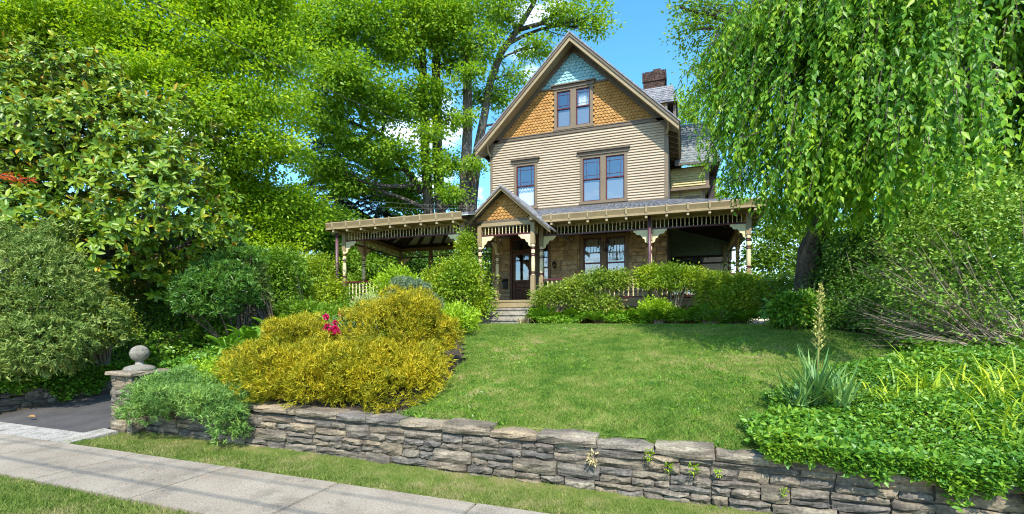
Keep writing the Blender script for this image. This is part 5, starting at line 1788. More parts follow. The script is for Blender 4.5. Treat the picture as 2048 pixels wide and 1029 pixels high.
# ------------------------------------------------------------------ shrubs in the middle left
needle_shrub('yew_bush', 'dark green yew bush under the right side of the magnolia', (-11.6, 9.8, 1.2),
             [(-11.82, 9.52, 2.84) + (1.0, .9, .95), (-12.02, 9.02, 2.55) + (.8, .8, .7), (-11.92, 9.91, 3.57) + (.6, .6, .6)], 2400, 11, 0.12, 0.035, M['darkhedge'], 91, spread=0.9, upb=0.1)
needle_shrub('light_yew_bush', 'green yew bush with light shoot tips behind the ferns', (-11.0, 10.6, 1.4),
             [(-11.78, 10.17, 2.88) + (.45, .5, .85)], 1000, 11, 0.12, 0.032, M['yewgreen'], 92, spread=0.9, upb=0.1)
shrub('nandina', 'feathery bright green shrub left of the pavilion downspout', 'shrub', (-12.4, 13.0, G), [(-13.44, 12.65, 3.68) + (1.0, .8, .75), (-13.28, 12.39, 2.87) + (.8, .7, .6)], 760, 12, 0.22, 0.15, M['midgreen'], 93, W=0.34)
shrub('privet', 'light green loose shrub close to the pavilion downspout', 'shrub', (-13.3, 14.6, G), [(-13.7, 14.69, 3.59) + (1.15, .9, .9), (-12.7, 14.52, 2.78) + (.7, .7, .8), (-13.47, 13.81, 2.58) + (.9, .8, .6)], 900, 12, 0.22, 0.11, M['euonymus'], 94)
shrub('privet', 'dark leafy shrub beneath the light privet', 'shrub', (-11.6, 12.4, G), [(-12.09, 12.4, 2.18) + (1.3, .8, .45), (-10.28, 12.21, 2.02) + (.8, .6, .4)], 560, 12, 0.2, 0.11, M['midgreen'], 95)

shrub('rhododendron', 'dark broad leaved shrub in the shade below the magnolia', 'shrub', (-15.5, 11.5, 1.2), [(-15.95, 10.13, 2.65) + (1.3, 1, 1.0), (-14.36, 10.29, 2.32) + (1.0, .9, .8), (-17.25, 10.19, 3.33) + (1.3, 1, 1.1), (-16.22, 11.1, 3.71) + (1.4, 1, 1.1)], 1500, 12, 0.28, 0.14, M['darkhedge'], 96, W=0.42)
# ------------------------------------------------------------------ far left: hemlock, lime bush, magnolia
needle_shrub('hemlock', 'dense grey green conifer bush at the left edge beside the driveway', (-14.4, 6.6, 0.6),
             [(-13.8, 6.24, 2.35) + (1.6, 1.3, 1.45), (-14.54, 6.39, 3.18) + (1.1, 1.1, 1.1), (-12.85, 6.58, 1.9) + (.95, .9, .85), (-14.19, 5.67, 1.79) + (1.2, 1, 1.1), (-12.97, 6.11, 1.47) + (1.3, .8, .6)], 9000, 10, 0.11, 0.035, M['yewgreen'], 101, spread=0.9, upb=0.15, zcut=-0.9)
shrub('lime_bush', 'yellow green small leaved bush beside the grey green conifer', 'shrub', (-13.6, 7.6, 0.8), [(-12.84, 7.01, 1.84) + (.72, .7, .6), (-13.19, 7.1, 2.31) + (.5, .5, .45)], 720, 12, 0.12, 0.065, M['limebush'], 102, zcut=-0.6)

mg = thing('magnolia', 'large magnolia tree with glossy leaves and rusty new growth', 'tree', (-16.4, 10.2, 0.9))
rg = NP(110)
MBL = [(-16.99, 8.23, 7.04) + (2.34, 2.11, 1.99), (-15.23, 9.13, 6.98) + (1.99, 1.99, 1.75), (-13.3, 8.84, 4.87) + (1.75, 1.64, 1.52), (-16.67, 7.85, 4.93) + (1.99, 1.75, 1.64), (-14.31, 8.09, 3.74) + (1.75, 1.52, 1.35),
       (-12.72, 9.55, 4.41) + (0.99, 1.05, 0.88), (-18.69, 8.11, 7.96) + (1.87, 1.75, 1.75), (-17.01, 9.22, 8.92) + (1.4, 1.4, 1.17), (-18.52, 7.3, 5.37) + (1.87, 1.64, 1.75)]
c_, n_ = clusters(rg, MBL, 4300, 0.5, 0.22, zcut=-0.8)
per = 9
tw = []
pos, dd, nn, rr = [], [], [], []
k = len(c_)
ax = nrm_(n_ * 1.0 + np.array([0.2, -0.35, 0.3]) + rg.normal(size=(k, 3)) * 0.35)
ref = nrm_(np.cross(ax, rg.normal(size=(k, 3))))
ref2 = np.cross(ax, ref)
for i in range(per):
    a = 2 * math.pi * i / per * 1.0 + rg.uniform(0, 6.28, k) * 0.15 + rg.uniform(-.3, .3, k)
    radial = ref * np.cos(a)[:, None] + ref2 * np.sin(a)[:, None]
    young = (i >= 7)
    op = rg.uniform(0.1, 0.45, k) if young else rg.uniform(0.75, 1.25, k)
    d_ = nrm_(radial * op[:, None] + ax * (1.25 - op)[:, None] * 0.8 + np.array([0, 0, -0.12]))
    pos.append(c_ + ax * 0.02); dd.append(d_)
    nn.append(nrm_(ax * 1.1 - radial * 0.25 + np.array([0.1, -0.25, 0.1]) + rg.normal(size=(k, 3)) * 0.22))
    tint = rg.random(k)
    rr.append(np.where(tint < 0.2, rg.uniform(0.7, 1.0, k), rg.uniform(0.3, 0.6, k)) if young else rg.uniform(0, 0.55, k))
Ls = 0.235 * rg.uniform(0.6, 1.15, k * per)
leaves('crown', np.concatenate(pos), np.concatenate(dd), np.concatenate(nn), Ls, Ls * 0.46, M['magnolia'], mg, T6, np.concatenate(rr))
part('trunk', MB().tube([(-16.4, 10.2, 0.6), (-16.3, 10.2, 2.8), (-16.4, 10.3, 5.5), (-16.5, 10.4, 8.0)], [0.2, 0.17, 0.12, 0.05], 10), DARKBARK, mg, smooth=True)
for b in MBL:
    mb = MB()
    z0 = max(1.6, b[2] - 1.2)
    path = limb_path((-16.4, 10.2, min(z0, 7.2)), b[:3], 0.0, rg)
    mb.tube(path, list(np.linspace(0.08, 0.03, len(path))), 6)
    near = np.where(np.linalg.norm((c_ - np.array(b[:3])) / np.array(b[3:6]), axis=1) < 1.2)[0]
    for i in rg.choice(near, min(22, len(near)), replace=False):
        mb.tube([path[-2].lerp(path[-1], rg.random()), Vector(c_[i])], [0.02, 0.008], 4)
    part('limb', mb, DARKBARK, mg)

# ------------------------------------------------------------------ red maple twig reaching in at the left edge
rt = thing('red_maple_branch', 'orange red maple twig reaching in at the left edge', 'branch', (-7.1, 2.72, 3.53))
rg = NP(111)
e0, e1 = Vector((-7.25, 2.67, 3.57)), Vector((-6.5, 2.95, 3.48))
part('twig', MB().tube([e0, e0.lerp(e1, .5) + Vector((0, 0, .03)), e1], [0.012, 0.008, 0.003], 5), DARKBARK, rt)
t_ = rg.random(150)
pp = np.array([e0.lerp(e1, float(q)) for q in t_]) + rg.normal(size=(150, 3)) * np.array([.03, .03, .018])
leaves('leaves', pp, rg.normal(size=(150, 3)) + np.array(e1 - e0) * 3, rg.normal(size=(150, 3)) * .5 + np.array([0, -.5, 1]), 0.07, 0.016, M['redmaple'], rt, T4, rg=rg)

# ------------------------------------------------------------------ right: yucca, daylilies, hedge, arching shrub
yc = thing('yucca', 'spiky green yucca with one tall pale flower spike at the lawn edge', 'plant', (1.5, 6.65, 0.95))
rg = NP(120)
def strap(mb_pts, base, az, L, lean, w, curl, seg=6):
    """curved strap leaf as left/right edge points"""
    out = np.array([math.cos(az), math.sin(az), 0])
    side = np.array([-math.sin(az), math.cos(az), 0])
    P = np.array(base, float)
    ang = lean
    V = []
    for i in range(seg + 1):
        t = i / seg
        ww = w * (1 - t) ** 0.6 * (0.6 + 0.4 * min(1, t * 5)) * 0.5
        V.append(P - side * ww); V.append(P + side * ww)
        P = P + (out * math.sin(ang) + np.array([0, 0, math.cos(ang)])) * (L / seg)
        ang += curl / seg
    mb_pts.append((V, rg.random()))
def strap_object(name, straps, mat, parent, seg=6):
    V = np.concatenate([np.array(s[0]) for s in straps])
    k = (seg + 1) * 2
    base = (np.arange(len(straps)) * k)[:, None]
    F_ = [base + np.array([2 * i, 2 * i + 1, 2 * i + 3, 2 * i + 2])[None, :] for i in range(seg)]
    rnd = np.repeat(np.array([s[1] for s in straps]), k)
    return np_object(name, V, F_, rnd, mat, parent, smooth=True)
S = []
for (cx, cy, cnt, ln_) in ((1.5, 6.65, 80, .78), (1.28, 6.5, 34, .55), (1.72, 6.48, 40, .62)):
    for i in range(cnt):
        strap(S, (cx + rg.normal() * .04, cy + rg.normal() * .04, 0.98), rg.uniform(0, 6.28), ln_ * rg.uniform(.6, 1.05), rg.uniform(0.05, 1.15), 0.042, rg.uniform(0.0, 0.5))
strap_object('leaves', S, M['yucca'], yc)
sp = [(1.5, 6.65, 1.1), (1.515, 6.65, 1.6), (1.53, 6.65, 2.1), (1.545, 6.65, 2.45)]
part('flower_stalk', MB().tube(sp, [0.015, 0.013, 0.009, 0.004], 7), M['yucca_bud'], yc, smooth=True)
P_, D_ = [], []
mbx_ = MB()
for k in range(44):
    t = k / 44
    zz_ = 1.62 + 0.80 * t
    a = k * 2.4
    ln_ = 0.085 * (1 - t) ** 0.8 + 0.02
    b = Vector((1.515 + 0.03 * t, 6.65, zz_)); e = b + Vector((math.cos(a) * ln_ * .75, math.sin(a) * ln_ * .75, ln_ * 0.9))
    mbx_.tube([b, e], [0.005, 0.003], 4)
    for q in range(5):
        P_.append(b.lerp(e, 0.45 + 0.13 * q)); D_.append((rg.normal() * .6, rg.normal() * .6, .6))
part('flower_branches', mbx_, M['yucca_bud'], yc)
leaves('buds', np.array(P_), np.array(D_), rg.normal(size=(len(P_), 3)), 0.036, 0.018, M['yucca_bud'], yc, T6, rg=rg, kind='stuff')

def clump(label, x, y, z, cnt, L, mat, seed, name='daylily', spreadr=0.12, group=None):
    global rg
    rg = NP(seed)
    t = thing(name, label, 'plant', (x, y, z), group)
    S = []
    for i in range(cnt):
        strap(S, (x + rg.normal() * spreadr, y + rg.normal() * spreadr, z), rg.uniform(0, 6.28), L * rg.uniform(.6, 1.1), rg.uniform(0.05, 0.6), 0.024, rg.uniform(0.8, 2.2))
    strap_object('leaves', S, mat, t)
    return t
clump('yellow green daylily clump nearest the yucca', 2.25, 6.75, 0.98, 34, .55, M['daylily'], 130)
clump('daylily clump with long arching leaves in the middle of the ground cover', 2.75, 7.1, 1.05, 40, .6, M['daylily'], 131)
clump('dense yellow green daylily clump close to the right edge', 3.3, 6.85, 1.08, 60, .6, M['daylily'], 132, spreadr=.2)
clump('low daylily clump at the far right edge', 3.55, 6.2, .95, 44, .5, M['daylily'], 133, spreadr=.18)
clump('single tall daylily tuft near the back of the ground cover', 2.9, 8.0, 1.2, 9, .75, M['daylily'], 134, spreadr=.05)
clump('stiff dark green iris fan beside the daylilies', 2.95, 7.4, 1.1, 22, .42, M['yucca'], 135, name='iris')
clump('grassy pale tuft behind the yucca', 1.85, 7.3, 1.05, 20, .45, M['daylily'], 136, name='grass_tuft')
clump('loose yellow green blades in the back of the ground cover', 3.7, 7.6, 1.2, 60, .55, M['daylily'], 139, spreadr=.3)
clump('yellow green daylily clump above the wall in the right corner', 3.0, 6.1, .85, 44, .5, M['daylily'], 1391, spreadr=.2)
clump('scattered grassy blades among the vinca right of the yucca', 2.45, 7.6, 1.1, 34, .5, M['daylily'], 1392, spreadr=.28)
clump('thin pale tuft beside the porch steps', -5.0, 14.7, 1.88, 26, .5, M['straw'], 137, name='grass_tuft')
clump('pale narrow leaves beside the gate pillar cap', -8.75, 5.75, .95, 16, .34, M['yucca'], 138, name='grass_tuft')

def hedge(label, blobs, ncl, mat, seed, L=0.075):
    b = blobs[0]
    return shrub('evergreen_shrub', label, 'shrub', (b[0], b[1], float(gh(b[0], b[1]))), blobs, ncl, 13, 0.17, L, mat, seed, zcut=-0.8, droop=0.3, up=0.5)
hedge('dark evergreen shrub behind the yucca spike', [(2.84, 12.97, 2.07) + (.75, .6, .5), (3.63, 13.9, 2.7) + (.8, .7, .75), (2.49, 14.97, 2.57) + (.6, .6, .6)], 1400, M['darkhedge'], 140)
hedge('dense dark green hedge shrub left of the bare twigs', [(4.01, 13.39, 2.37) + (1.0, .9, 1.0), (4.05, 12.35, 2.01) + (.8, .7, .65), (4.15, 13.87, 3.49) + (1.0, .9, .8)], 1900, M['darkhedge'], 141)
hedge('glossy bright green laurel below the weeping tree trunk', [(2.36, 12.47, 2.22) + (.45, .4, .33)], 380, M['vinca'], 142, 0.12)
hedge('tall dark evergreen behind the arching shrub', [(5.53, 14.38, 2.99) + (1.2, 1.0, 1.3), (6.68, 14.59, 2.25) + (1.2, 1, 1.2), (5.49, 14.79, 4.43) + (1.1, 1, 1)], 2000, M['darkhedge'], 143, 0.085)

ar = thing('arching_shrub', 'arching shrub with pale bare lower twigs at the right edge', 'shrub', (5.0, 9.9, 1.4))
rg = NP(150)
mbs = MB()
tips = []
for k in range(200):
    b = Vector((5.05 + rg.normal() * .28, 9.85 + rg.normal() * .25, 1.42))
    el = rg.uniform(0.02, 1.0)
    az = math.pi + rg.normal() * 0.45 - 0.12
    ln_ = rg.uniform(1.3, 2.3) * (1.0 if el < .7 else 1.25)
    d = Vector((math.cos(az) * math.cos(el), math.sin(az) * math.cos(el), math.sin(el)))
    pts = [b]
    for i in range(5):
        d = (d + Vector(rg.normal(size=3)) * 0.09 + Vector((0, 0, -0.03 if el > .3 else 0.05))).normalized()
        pts.append(pts[-1] + d * ln_ / 5)
    r0 = rg.uniform(0.007, 0.018)
    mbs.tube(pts, [r0, r0 * .85, r0 * .65, r0 * .5, r0 * .35, r0 * .2], 4)
    for q in range(2):
        s0 = pts[int(rg.integers(2, 5))]
        d2 = (d + Vector(rg.normal(size=3)) * 0.35).normalized()
        e = s0 + d2 * rg.uniform(.3, .6)
        mbs.tube([s0, s0.lerp(e, .5) + Vector((0, 0, .02)), e], [r0 * .4, r0 * .3, r0 * .15], 3)
        if el > 0.5:
            tips.append(e)
    if el > 0.5:
        tips += pts[2:]
part('twigs', mbs, TWIG, ar)
tips = np.array(tips)
tp2, _n = clusters(rg, [(4.64, 9.79, 3.62) + (.9, .8, .75), (4.21, 10.06, 3.36) + (.75, .7, .6), (4.86, 9.55, 2.93) + (.6, .6, .6), (5.19, 10.21, 3.99) + (.8, .8, .7), (3.93, 10.6, 3.56) + (.6, .6, .5), (4.32, 10.31, 4.18) + (.6, .6, .5)], 1500, 0.7, 0.2)
allp = np.concatenate([tips, tp2])
p_, d_, nn_, s_ = spray(rg, allp, np.tile(nrm_(np.array([[-.6, -.7, .3]])), (len(allp), 1)), 8, 0.12, 0.4, 0.9)
Ls = 0.072 * rg.uniform(.7, 1.3, len(p_))
leaves('foliage', p_, d_, nn_, Ls, Ls * .5, M['arching'], ar, T4, s_)

# ------------------------------------------------------------------ weeping tree
wt_ = thing('weeping_tree', 'tall weeping tree with long hanging green strands over the right of the lawn', 'tree', (2.95, 14.4, G))
rg = NP(160)
WC = np.array([4.85, 10.3])
def rmax(z):
    return math.sqrt(max(0.02, 1 - (max(0, z - 5.5) / 4.3) ** 2))
P_, D_, N_, S_, starts = [], [], [], [], []
mbw = MB()
tong = 0
while tong < 1080:
    z0 = rg.uniform(4.3, 9.6)
    rr_ = rmax(z0) * (1 - 0.62 * rg.random() ** 1.5)
    az = rg.uniform(0, 2 * math.pi)
    ox, oy = math.cos(az), math.sin(az)
    if oy > 0.35 and ox < 0 and rg.random() < 0.75:
        continue
    cx, cy = WC[0] + ox * rr_ * 4.5, WC[1] + oy * rr_ * 2.9
    if (cx > 3.6 and cy < 9.5 + 0.3 * (cx - 3.6)) or (cy > 10.4 and z0 > 6.3 and cx < 5.0 and rg.random() < 0.85):
        continue
    ln_ = rg.uniform(0.9, 2.4)
    zb = 2.0 + float(np.interp((cx + 0.45 * ox) / (cy + 0.45 * oy), [0.0, 0.03, 0.055, 0.072, 0.085, 0.10, 0.13, 0.17], [0.52, 0.46, 0.40, 0.24, 0.24, 0.33, 0.28, 0.17])) * (0.94 * cy - 0.34 * cx) + 0.4 * math.sin(cx * 2.1) * math.sin(cy * 1.7 + 1) - (0.0 if cx < 4 else 0.35)
    ln_ = min(ln_, z0 - zb)
    if ln_ < 0.5:
        continue
    tong += 1
    bright = rg.random()
    starts.append((cx, cy, z0))
    for s in range(5 if tong % 2 else 6):
        sx, sy = cx + rg.normal() * 0.22, cy + rg.normal() * 0.22
        sl = ln_ * rg.uniform(0.55, 1.0)
        m = int(sl / 0.08)
        pts = []
        drift = rg.normal(size=2) * 0.08
        for i in range(m):
            t = (i + rg.uniform(-.3, .3)) / m
            pts.append((sx + ox * 0.45 * math.sqrt(max(t, 0)) + drift[0] * t, sy + oy * 0.45 * math.sqrt(max(t, 0)) + drift[1] * t, z0 + 0.12 - sl * t))
        if len(pts) < 4:
            continue
        if s < 2 and oy < 0.3:
            mbw.tube([pts[0], pts[len(pts) // 2], pts[-1]], [0.008, 0.006, 0.003], 3)
        pts = np.array(pts)
        a = rg.uniform(0, 6.28, len(pts))
        side = np.stack([np.cos(a), np.sin(a), np.zeros(len(pts))], 1)
        for q in range(2):
            sd = side * (1 - 2 * q) + np.array([ox, oy, 0]) * 0.5
            P_.append(pts + rg.normal(size=pts.shape) * 0.02)
            D_.append(sd * 0.6 + np.array([0, 0, -0.95]) + rg.normal(size=pts.shape) * 0.2)
            N_.append(np.array([ox, oy, 0]) * 0.7 + sd * 0.35 + np.array([0, 0, 0.6]) + rg.normal(size=pts.shape) * 0.3)
            tt = np.linspace(0, 1, len(pts))
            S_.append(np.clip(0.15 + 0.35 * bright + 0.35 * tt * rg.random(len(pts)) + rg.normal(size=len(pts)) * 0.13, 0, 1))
P_, D_, N_, S_ = map(np.concatenate, (P_, D_, N_, S_))
Ls = 0.124 * rg.uniform(0.45, 1.35, len(P_))
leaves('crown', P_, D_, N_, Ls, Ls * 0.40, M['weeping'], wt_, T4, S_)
part('twigs', mbw, DARKBARK, wt_)
part('trunk', MB().tube([(2.95, 14.4, 1.6), (2.98, 14.4, 2.4), (3.05, 14.2, 3.8), (3.4, 13.2, 5.3), (4.1, 11.7, 6.6), (4.9, 10.4, 7.8)], [0.4, 0.31, 0.28, 0.23, 0.16, 0.07], 14), DARKBARK, wt_, smooth=True)
trp = [Vector((3.2, 13.7, 4.6)), Vector((3.4, 13.2, 5.3)), Vector((4.1, 11.7, 6.6)), Vector((4.9, 10.4, 7.8))]
for i in rg.choice(len(starts), 30, replace=False):
    e = Vector(starts[i])
    a = min(trp, key=lambda q: (q - e).length)
    path = limb_path(a, e, 0.16, rg)
    part('limb', MB().tube(path, list(np.linspace(0.075, 0.012, len(path))), 6), DARKBARK, wt_)

# ------------------------------------------------------------------ tall trees behind
tree('tall_tree', 'tall grey double trunk tree left of the house with high green crown', (-15.2, 26, 1.8),
     [([(-14.85, 26.51, 2.03), (-15.29, 26.35, 9.02), (-15.5, 26.27, 13.14), (-15.62, 26.23, 17.59), (-15.74, 26.18, 22.35), (-15.86, 26.14, 27.43)], [.4, .34, .29, .25, .2, .1]),
      ([(-14.49, 26.64, 2.03), (-14.58, 26.61, 9.02), (-14.76, 26.54, 12.41), (-14.85, 26.51, 18.1), (-14.64, 26.59, 21.65), (-14.46, 26.65, 27.43)], [.42, .35, .32, .27, .22, .1]),
      ([(-15.71, 26.2, 10.13), (-16.54, 25.89, 11.4), (-17.29, 25.62, 12.57), (-18.1, 25.32, 13.68), (-19.08, 24.96, 14.73)], [.24, .22, .2, .15, .08])],
     [(-20.12, 21.39, 18.31) + (2.6, 2.3, 1.9), (-17.44, 22.37, 19.17) + (2.6, 2.3, 1.8), (-16.14, 23.91, 18.33) + (2.2, 2.1, 1.7), (-17.91, 21.66, 15.49) + (2.4, 2.2, 1.5), (-19.85, 21.48, 14.03) + (2.1, 2, 1.3),
      (-16.69, 23.71, 14.77) + (1.9, 1.8, 1.2), (-15.27, 25.29, 15.23) + (1.5, 1.5, 1.1), (-18.09, 23.2, 12.4) + (1.6, 1.6, 1.0), (-14.7, 25.5, 11.54) + (1.3, 1.3, 1.0), (-16.14, 24.44, 12.28) + (1.1, 1.1, .8),
      (-14.47, 24.52, 20.4) + (2.2, 2, 1.7), (-19.05, 21.78, 22.03) + (3, 2.5, 2), (-15.86, 24.01, 23.07) + (3, 2.5, 2), (-13.86, 26.87, 18.54) + (1.1, 1.1, .9), (-14.24, 27.26, 14.94) + (.9, .9, .8), (-14.07, 24.88, 15.91) + (1.1, 1, .7), (-13.59, 25.05, 19.04) + (1.3, 1.2, .8), (-14.34, 24.99, 13.3) + (.8, .8, .5), (-19.31, 23.81, 10.32) + (1.5, 1.4, .7), (-17.56, 26.58, 10.56) + (1.6, 1.5, .8), (-20.31, 22.38, 11.21) + (1.6, 1.5, .9), (-18.79, 26.13, 11.87) + (1.4, 1.3, .7), (-14.95, 28.61, 12.53) + (1.2, 1.2, .8), (-17.49, 27.67, 9.82) + (1.5, 1.4, .7), (-14.95, 28.61, 10.16) + (1.3, 1.2, .7)],
     2900, 28, 0.62, 0.22, M['tulip'], 171, limb_r=0.14)
tree('tall_tree', 'tall tree with a trunk leaning right over the house gable', (-12.6, 26, 1.8),
     [([(-12.68, 26.24, 2.03), (-12.74, 26.22, 9.06), (-12.54, 26.29, 13.45), (-12.54, 26.29, 16.88), (-12.74, 26.22, 20.29), (-12.82, 26.19, 26.27)], [.42, .36, .31, .27, .22, .1]),
      ([(-12.52, 26.62, 2.03), (-12.4, 26.66, 9.13), (-12.08, 26.78, 12.57), (-11.66, 26.82, 14.55), (-11.21, 26.78, 16.67), (-10.6, 27, 18.42), (-9.68, 27.34, 19.8), (-8.73, 27.69, 21.43), (-8.07, 27.93, 23.51)], [.38, .32, .28, .25, .23, .21, .18, .14, .07]),
      ([(-9.68, 27.34, 19.8), (-8.21, 27.34, 19.88), (-6.82, 27.32, 20.25), (-5.56, 27.78, 20.46)], [.14, .12, .08, .03])],
     [(-13.08, 25.03, 20.1) + (1.9, 1.8, 1.3), (-11.41, 25.64, 18.33) + (1.3, 1.3, 1.0), (-10.29, 26.05, 20.4) + (1.7, 1.6, 1.0), (-8.35, 27.29, 18.47) + (.95, .9, .6), (-6.96, 27.27, 20.1) + (1.2, 1.1, .75), (-5.15, 27.93, 20.16) + (1.1, 1.0, .65),
      (-10.85, 27.44, 16.08) + (1.0, 1.0, .9), (-9.8, 27.3, 17.07) + (.85, .85, .7), (-10.29, 26.05, 22.77) + (2.5, 2.2, 1.6), (-7.23, 27.17, 22.77) + (2.2, 2, 1.4), (-12.22, 27.47, 16) + (.8, .8, .7), (-10.63, 29.12, 14.83) + (1.0, 1, .9), (-4.87, 28.04, 19.21) + (.6, .6, .4), (-11.79, 25.07, 16.34) + (.9, .9, .55), (-12.15, 25.15, 13.94) + (.6, .6, .4), (-11.82, 25.49, 11.21) + (.55, .55, .5), (-12.94, 25.08, 9.59) + (.8, .8, .6)],
     1150, 26, 0.52, 0.20, M['tulip'], 172, limb_r=0.1)
tree('maple_tree', 'bright yellow green tree with layered branches in the upper left', (-17.5, 14.0, 1.5),
     [([(-21.7, 14.42, 2.02), (-21.81, 14.38, 7.36), (-22.08, 14.28, 11.8), (-22.33, 14.19, 14.91), (-22.43, 14.15, 18.91)], [.3, .27, .22, .17, .07])],
     [(-20.39, 12.77, 13.68) + (2.2, 2, 1.0), (-17.94, 13.67, 12.68) + (2.2, 2, 1.0), (-16.86, 14.59, 11.1) + (2.0, 1.9, 1.0), (-17.65, 13.24, 10.05) + (1.7, 1.6, .8), (-18.09, 14.68, 9.01) + (2.0, 1.9, 1.0), (-16.5, 15.26, 9.43) + (1.5, 1.5, .9),
      (-16.5, 15.26, 13.45) + (1.9, 1.8, 1.0), (-17.75, 13.74, 14.49) + (2.2, 2, 1.0), (-18.93, 12.77, 11.42) + (1.6, 1.5, .7), (-16.89, 15.11, 15.14) + (1.9, 1.8, .9), (-19.64, 13.04, 15.89) + (2.6, 2.3, 1.2), (-16.86, 14.59, 16.47) + (2.6, 2.3, 1.2), (-20.03, 11.83, 11.35) + (1.1, 1.1, .6)],
     2500, 27, 0.50, 0.17, M['maple'], 173, limb_r=0.085)
tree('maple_tree', 'green tree with grey trunk in the top left corner', (-20.5, 10.5, 1.2),
     [([(-26.83, 11.48, 2.02), (-26.83, 11.48, 9.22), (-26.79, 11.49, 12.18), (-26.47, 11.61, 14.08), (-26.19, 11.71, 15.78), (-26.03, 11.77, 18.11)], [.26, .22, .19, .17, .14, .06]),
      ([(-23.45, 12.71, 2.02), (-23.45, 12.71, 10.06), (-23.33, 12.76, 12.81), (-23.05, 12.86, 14.3), (-22.82, 12.94, 15.99)], [.22, .18, .15, .12, .07])],
     [(-24.73, 11.18, 14.08) + (2.2, 2, 1.0), (-22.84, 11.87, 14.28) + (2.0, 1.9, .9), (-24.41, 11.83, 12.96) + (1.5, 1.5, .7), (-25.87, 10.76, 12.48) + (1.6, 1.5, .8), (-21.71, 12.28, 12.88) + (1.2, 1.2, .6), (-24.17, 11.39, 16.09) + (2.6, 2.4, 1.2), (-25.58, 9.8, 13.45) + (2, 2, 1.2), (-25.46, 13.04, 12.24) + (2, 2, 1), (-29.21, 11.67, 10.47) + (2.2, 2, 1.6)],
     1500, 27, 0.50, 0.17, M['maple'], 174, limb_r=0.07)
tree('understory_tree', 'leafy green tree between the magnolia and the pavilion', (-17.5, 18.5, 1.8),
     [([(-19.43, 17.38, 2.02), (-19.31, 17.42, 4.94), (-19.2, 17.46, 7.87), (-19.08, 17.51, 9.57)], [.2, .17, .12, .05])],
     [(-18.59, 16.09, 7.48) + (1.9, 1.8, 1.2), (-17.05, 17.18, 7.14) + (1.8, 1.7, 1.1), (-19.2, 15.33, 6.02) + (1.6, 1.5, 1.1), (-17.31, 16.56, 5.89) + (1.6, 1.5, .9), (-19.2, 15.33, 7.8) + (1.5, 1.4, .9), (-17.32, 15.49, 4.84) + (1.5, 1.3, .8)],
     1500, 26, 0.48, 0.16, M['maple'], 175, limb_r=0.06)
tree('dogwood', 'layered green tree seen through the open pavilion', (-16.0, 22.5, 1.8),
     [([(-16.41, 21.68, 2.03), (-16.33, 21.71, 3.68), (-16.22, 21.75, 5.33), (-16.28, 21.73, 6.7)], [.16, .14, .1, .05])],
     [(-15.53, 20.94, 4.67) + (1.6, 1.5, .7), (-16.89, 20.44, 5.2) + (1.5, 1.4, .8), (-15.76, 21.92, 6.43) + (1.5, 1.4, .6), (-17.83, 21.16, 7.26) + (1.6, 1.5, .7), (-15.5, 19.88, 3.3) + (1.6, 1.4, .8), (-18.6, 20.88, 6.43) + (1.4, 1.3, .7)],
     1000, 26, 0.5, 0.18, M['midgreen'], 176, limb_r=0.05, bark=DARKBARK)
shrub('yew_bush', 'tall dark shrub mass right behind the pavilion', 'shrub', (-12.0, 24.0, 1.8), [(-12.6, 24.2, 4.2, 1.6, 1.1, 2.5), (-10.4, 24.4, 4.2, 1.6, 1.1, 2.4), (-14.8, 24.0, 4.3, 1.6, 1.1, 2.5), (-9.0, 24.0, 3.6, 1.2, 1.0, 2.0), (-17.0, 24.0, 3.8, 1.5, 1.1, 2.0)], 2100, 14, 0.32, 0.17, M['darkhedge'], 177)
# spruce
def spruce(label, base, H, R0, seed, nb=150, zlow=0.12):
    rg = NP(seed)
    t = thing('spruce_tree', label, 'tree', base)
    part('trunk', MB().tube([base, (base[0], base[1], base[2] + H * .5), (base[0], base[1], base[2] + H)], [0.28, 0.17, 0.03], 10), DARKBARK, t, smooth=True)
    mb = MB()
    P_, D_ = [], []
    for k in range(nb):
        f = zlow + (1 - zlow) * (k + rg.random()) / nb
        z = base[2] + H * f
        L_ = R0 * (1 - f) ** 0.8 * rg.uniform(.65, 1.1) + .2
        a = rg.uniform(0, 6.28)
        o_ = np.array([math.cos(a), math.sin(a), 0])
        s = np.array([base[0], base[1], z])
        ends = [s + o_ * L_ * t_ + np.array([0, 0, L_ * (0.10 * t_ - 0.42 * t_ * t_)]) for t_ in (0, .35, .7, 1.0)]
        mb.tube(ends, [0.045, 0.03, 0.018, 0.006], 4)
        m = int(L_ * 48)
        tt = rg.random(m) ** 0.75
        pts = s + o_ * (L_ * tt)[:, None] + np.stack([0 * tt, 0 * tt, L_ * (0.10 * tt - 0.42 * tt * tt)], 1)
        sd = np.cross(o_, [0, 0, 1.0])
        P_.append(pts + rg.normal(size=pts.shape) * 0.03)
        D_.append(sd[None, :] * np.sign(rg.normal(size=m))[:, None] * 0.55 + o_ * 0.35 + np.array([0, 0, -0.75]) + rg.normal(size=pts.shape) * 0.25)
    part('branches', mb, DARKBARK, t)
    P_, D_ = np.concatenate(P_), np.concatenate(D_)
    leaves('needles', P_, D_, rg.normal(size=P_.shape), 0.34 * rg.uniform(.5, 1.2, len(P_)), 0.06, M['spruce'], t, T3, rg=rg)
    return t
spruce('dark spruce with drooping branches behind the pavilion roof', (-22.79, 26.8, 2.03), 15.5, 6.4, 180, 330)
spruce('smaller dark spruce right of the drooping spruce behind the pavilion', (-21.28, 30.54, 2.04), 13.5, 5.4, 181, 260)
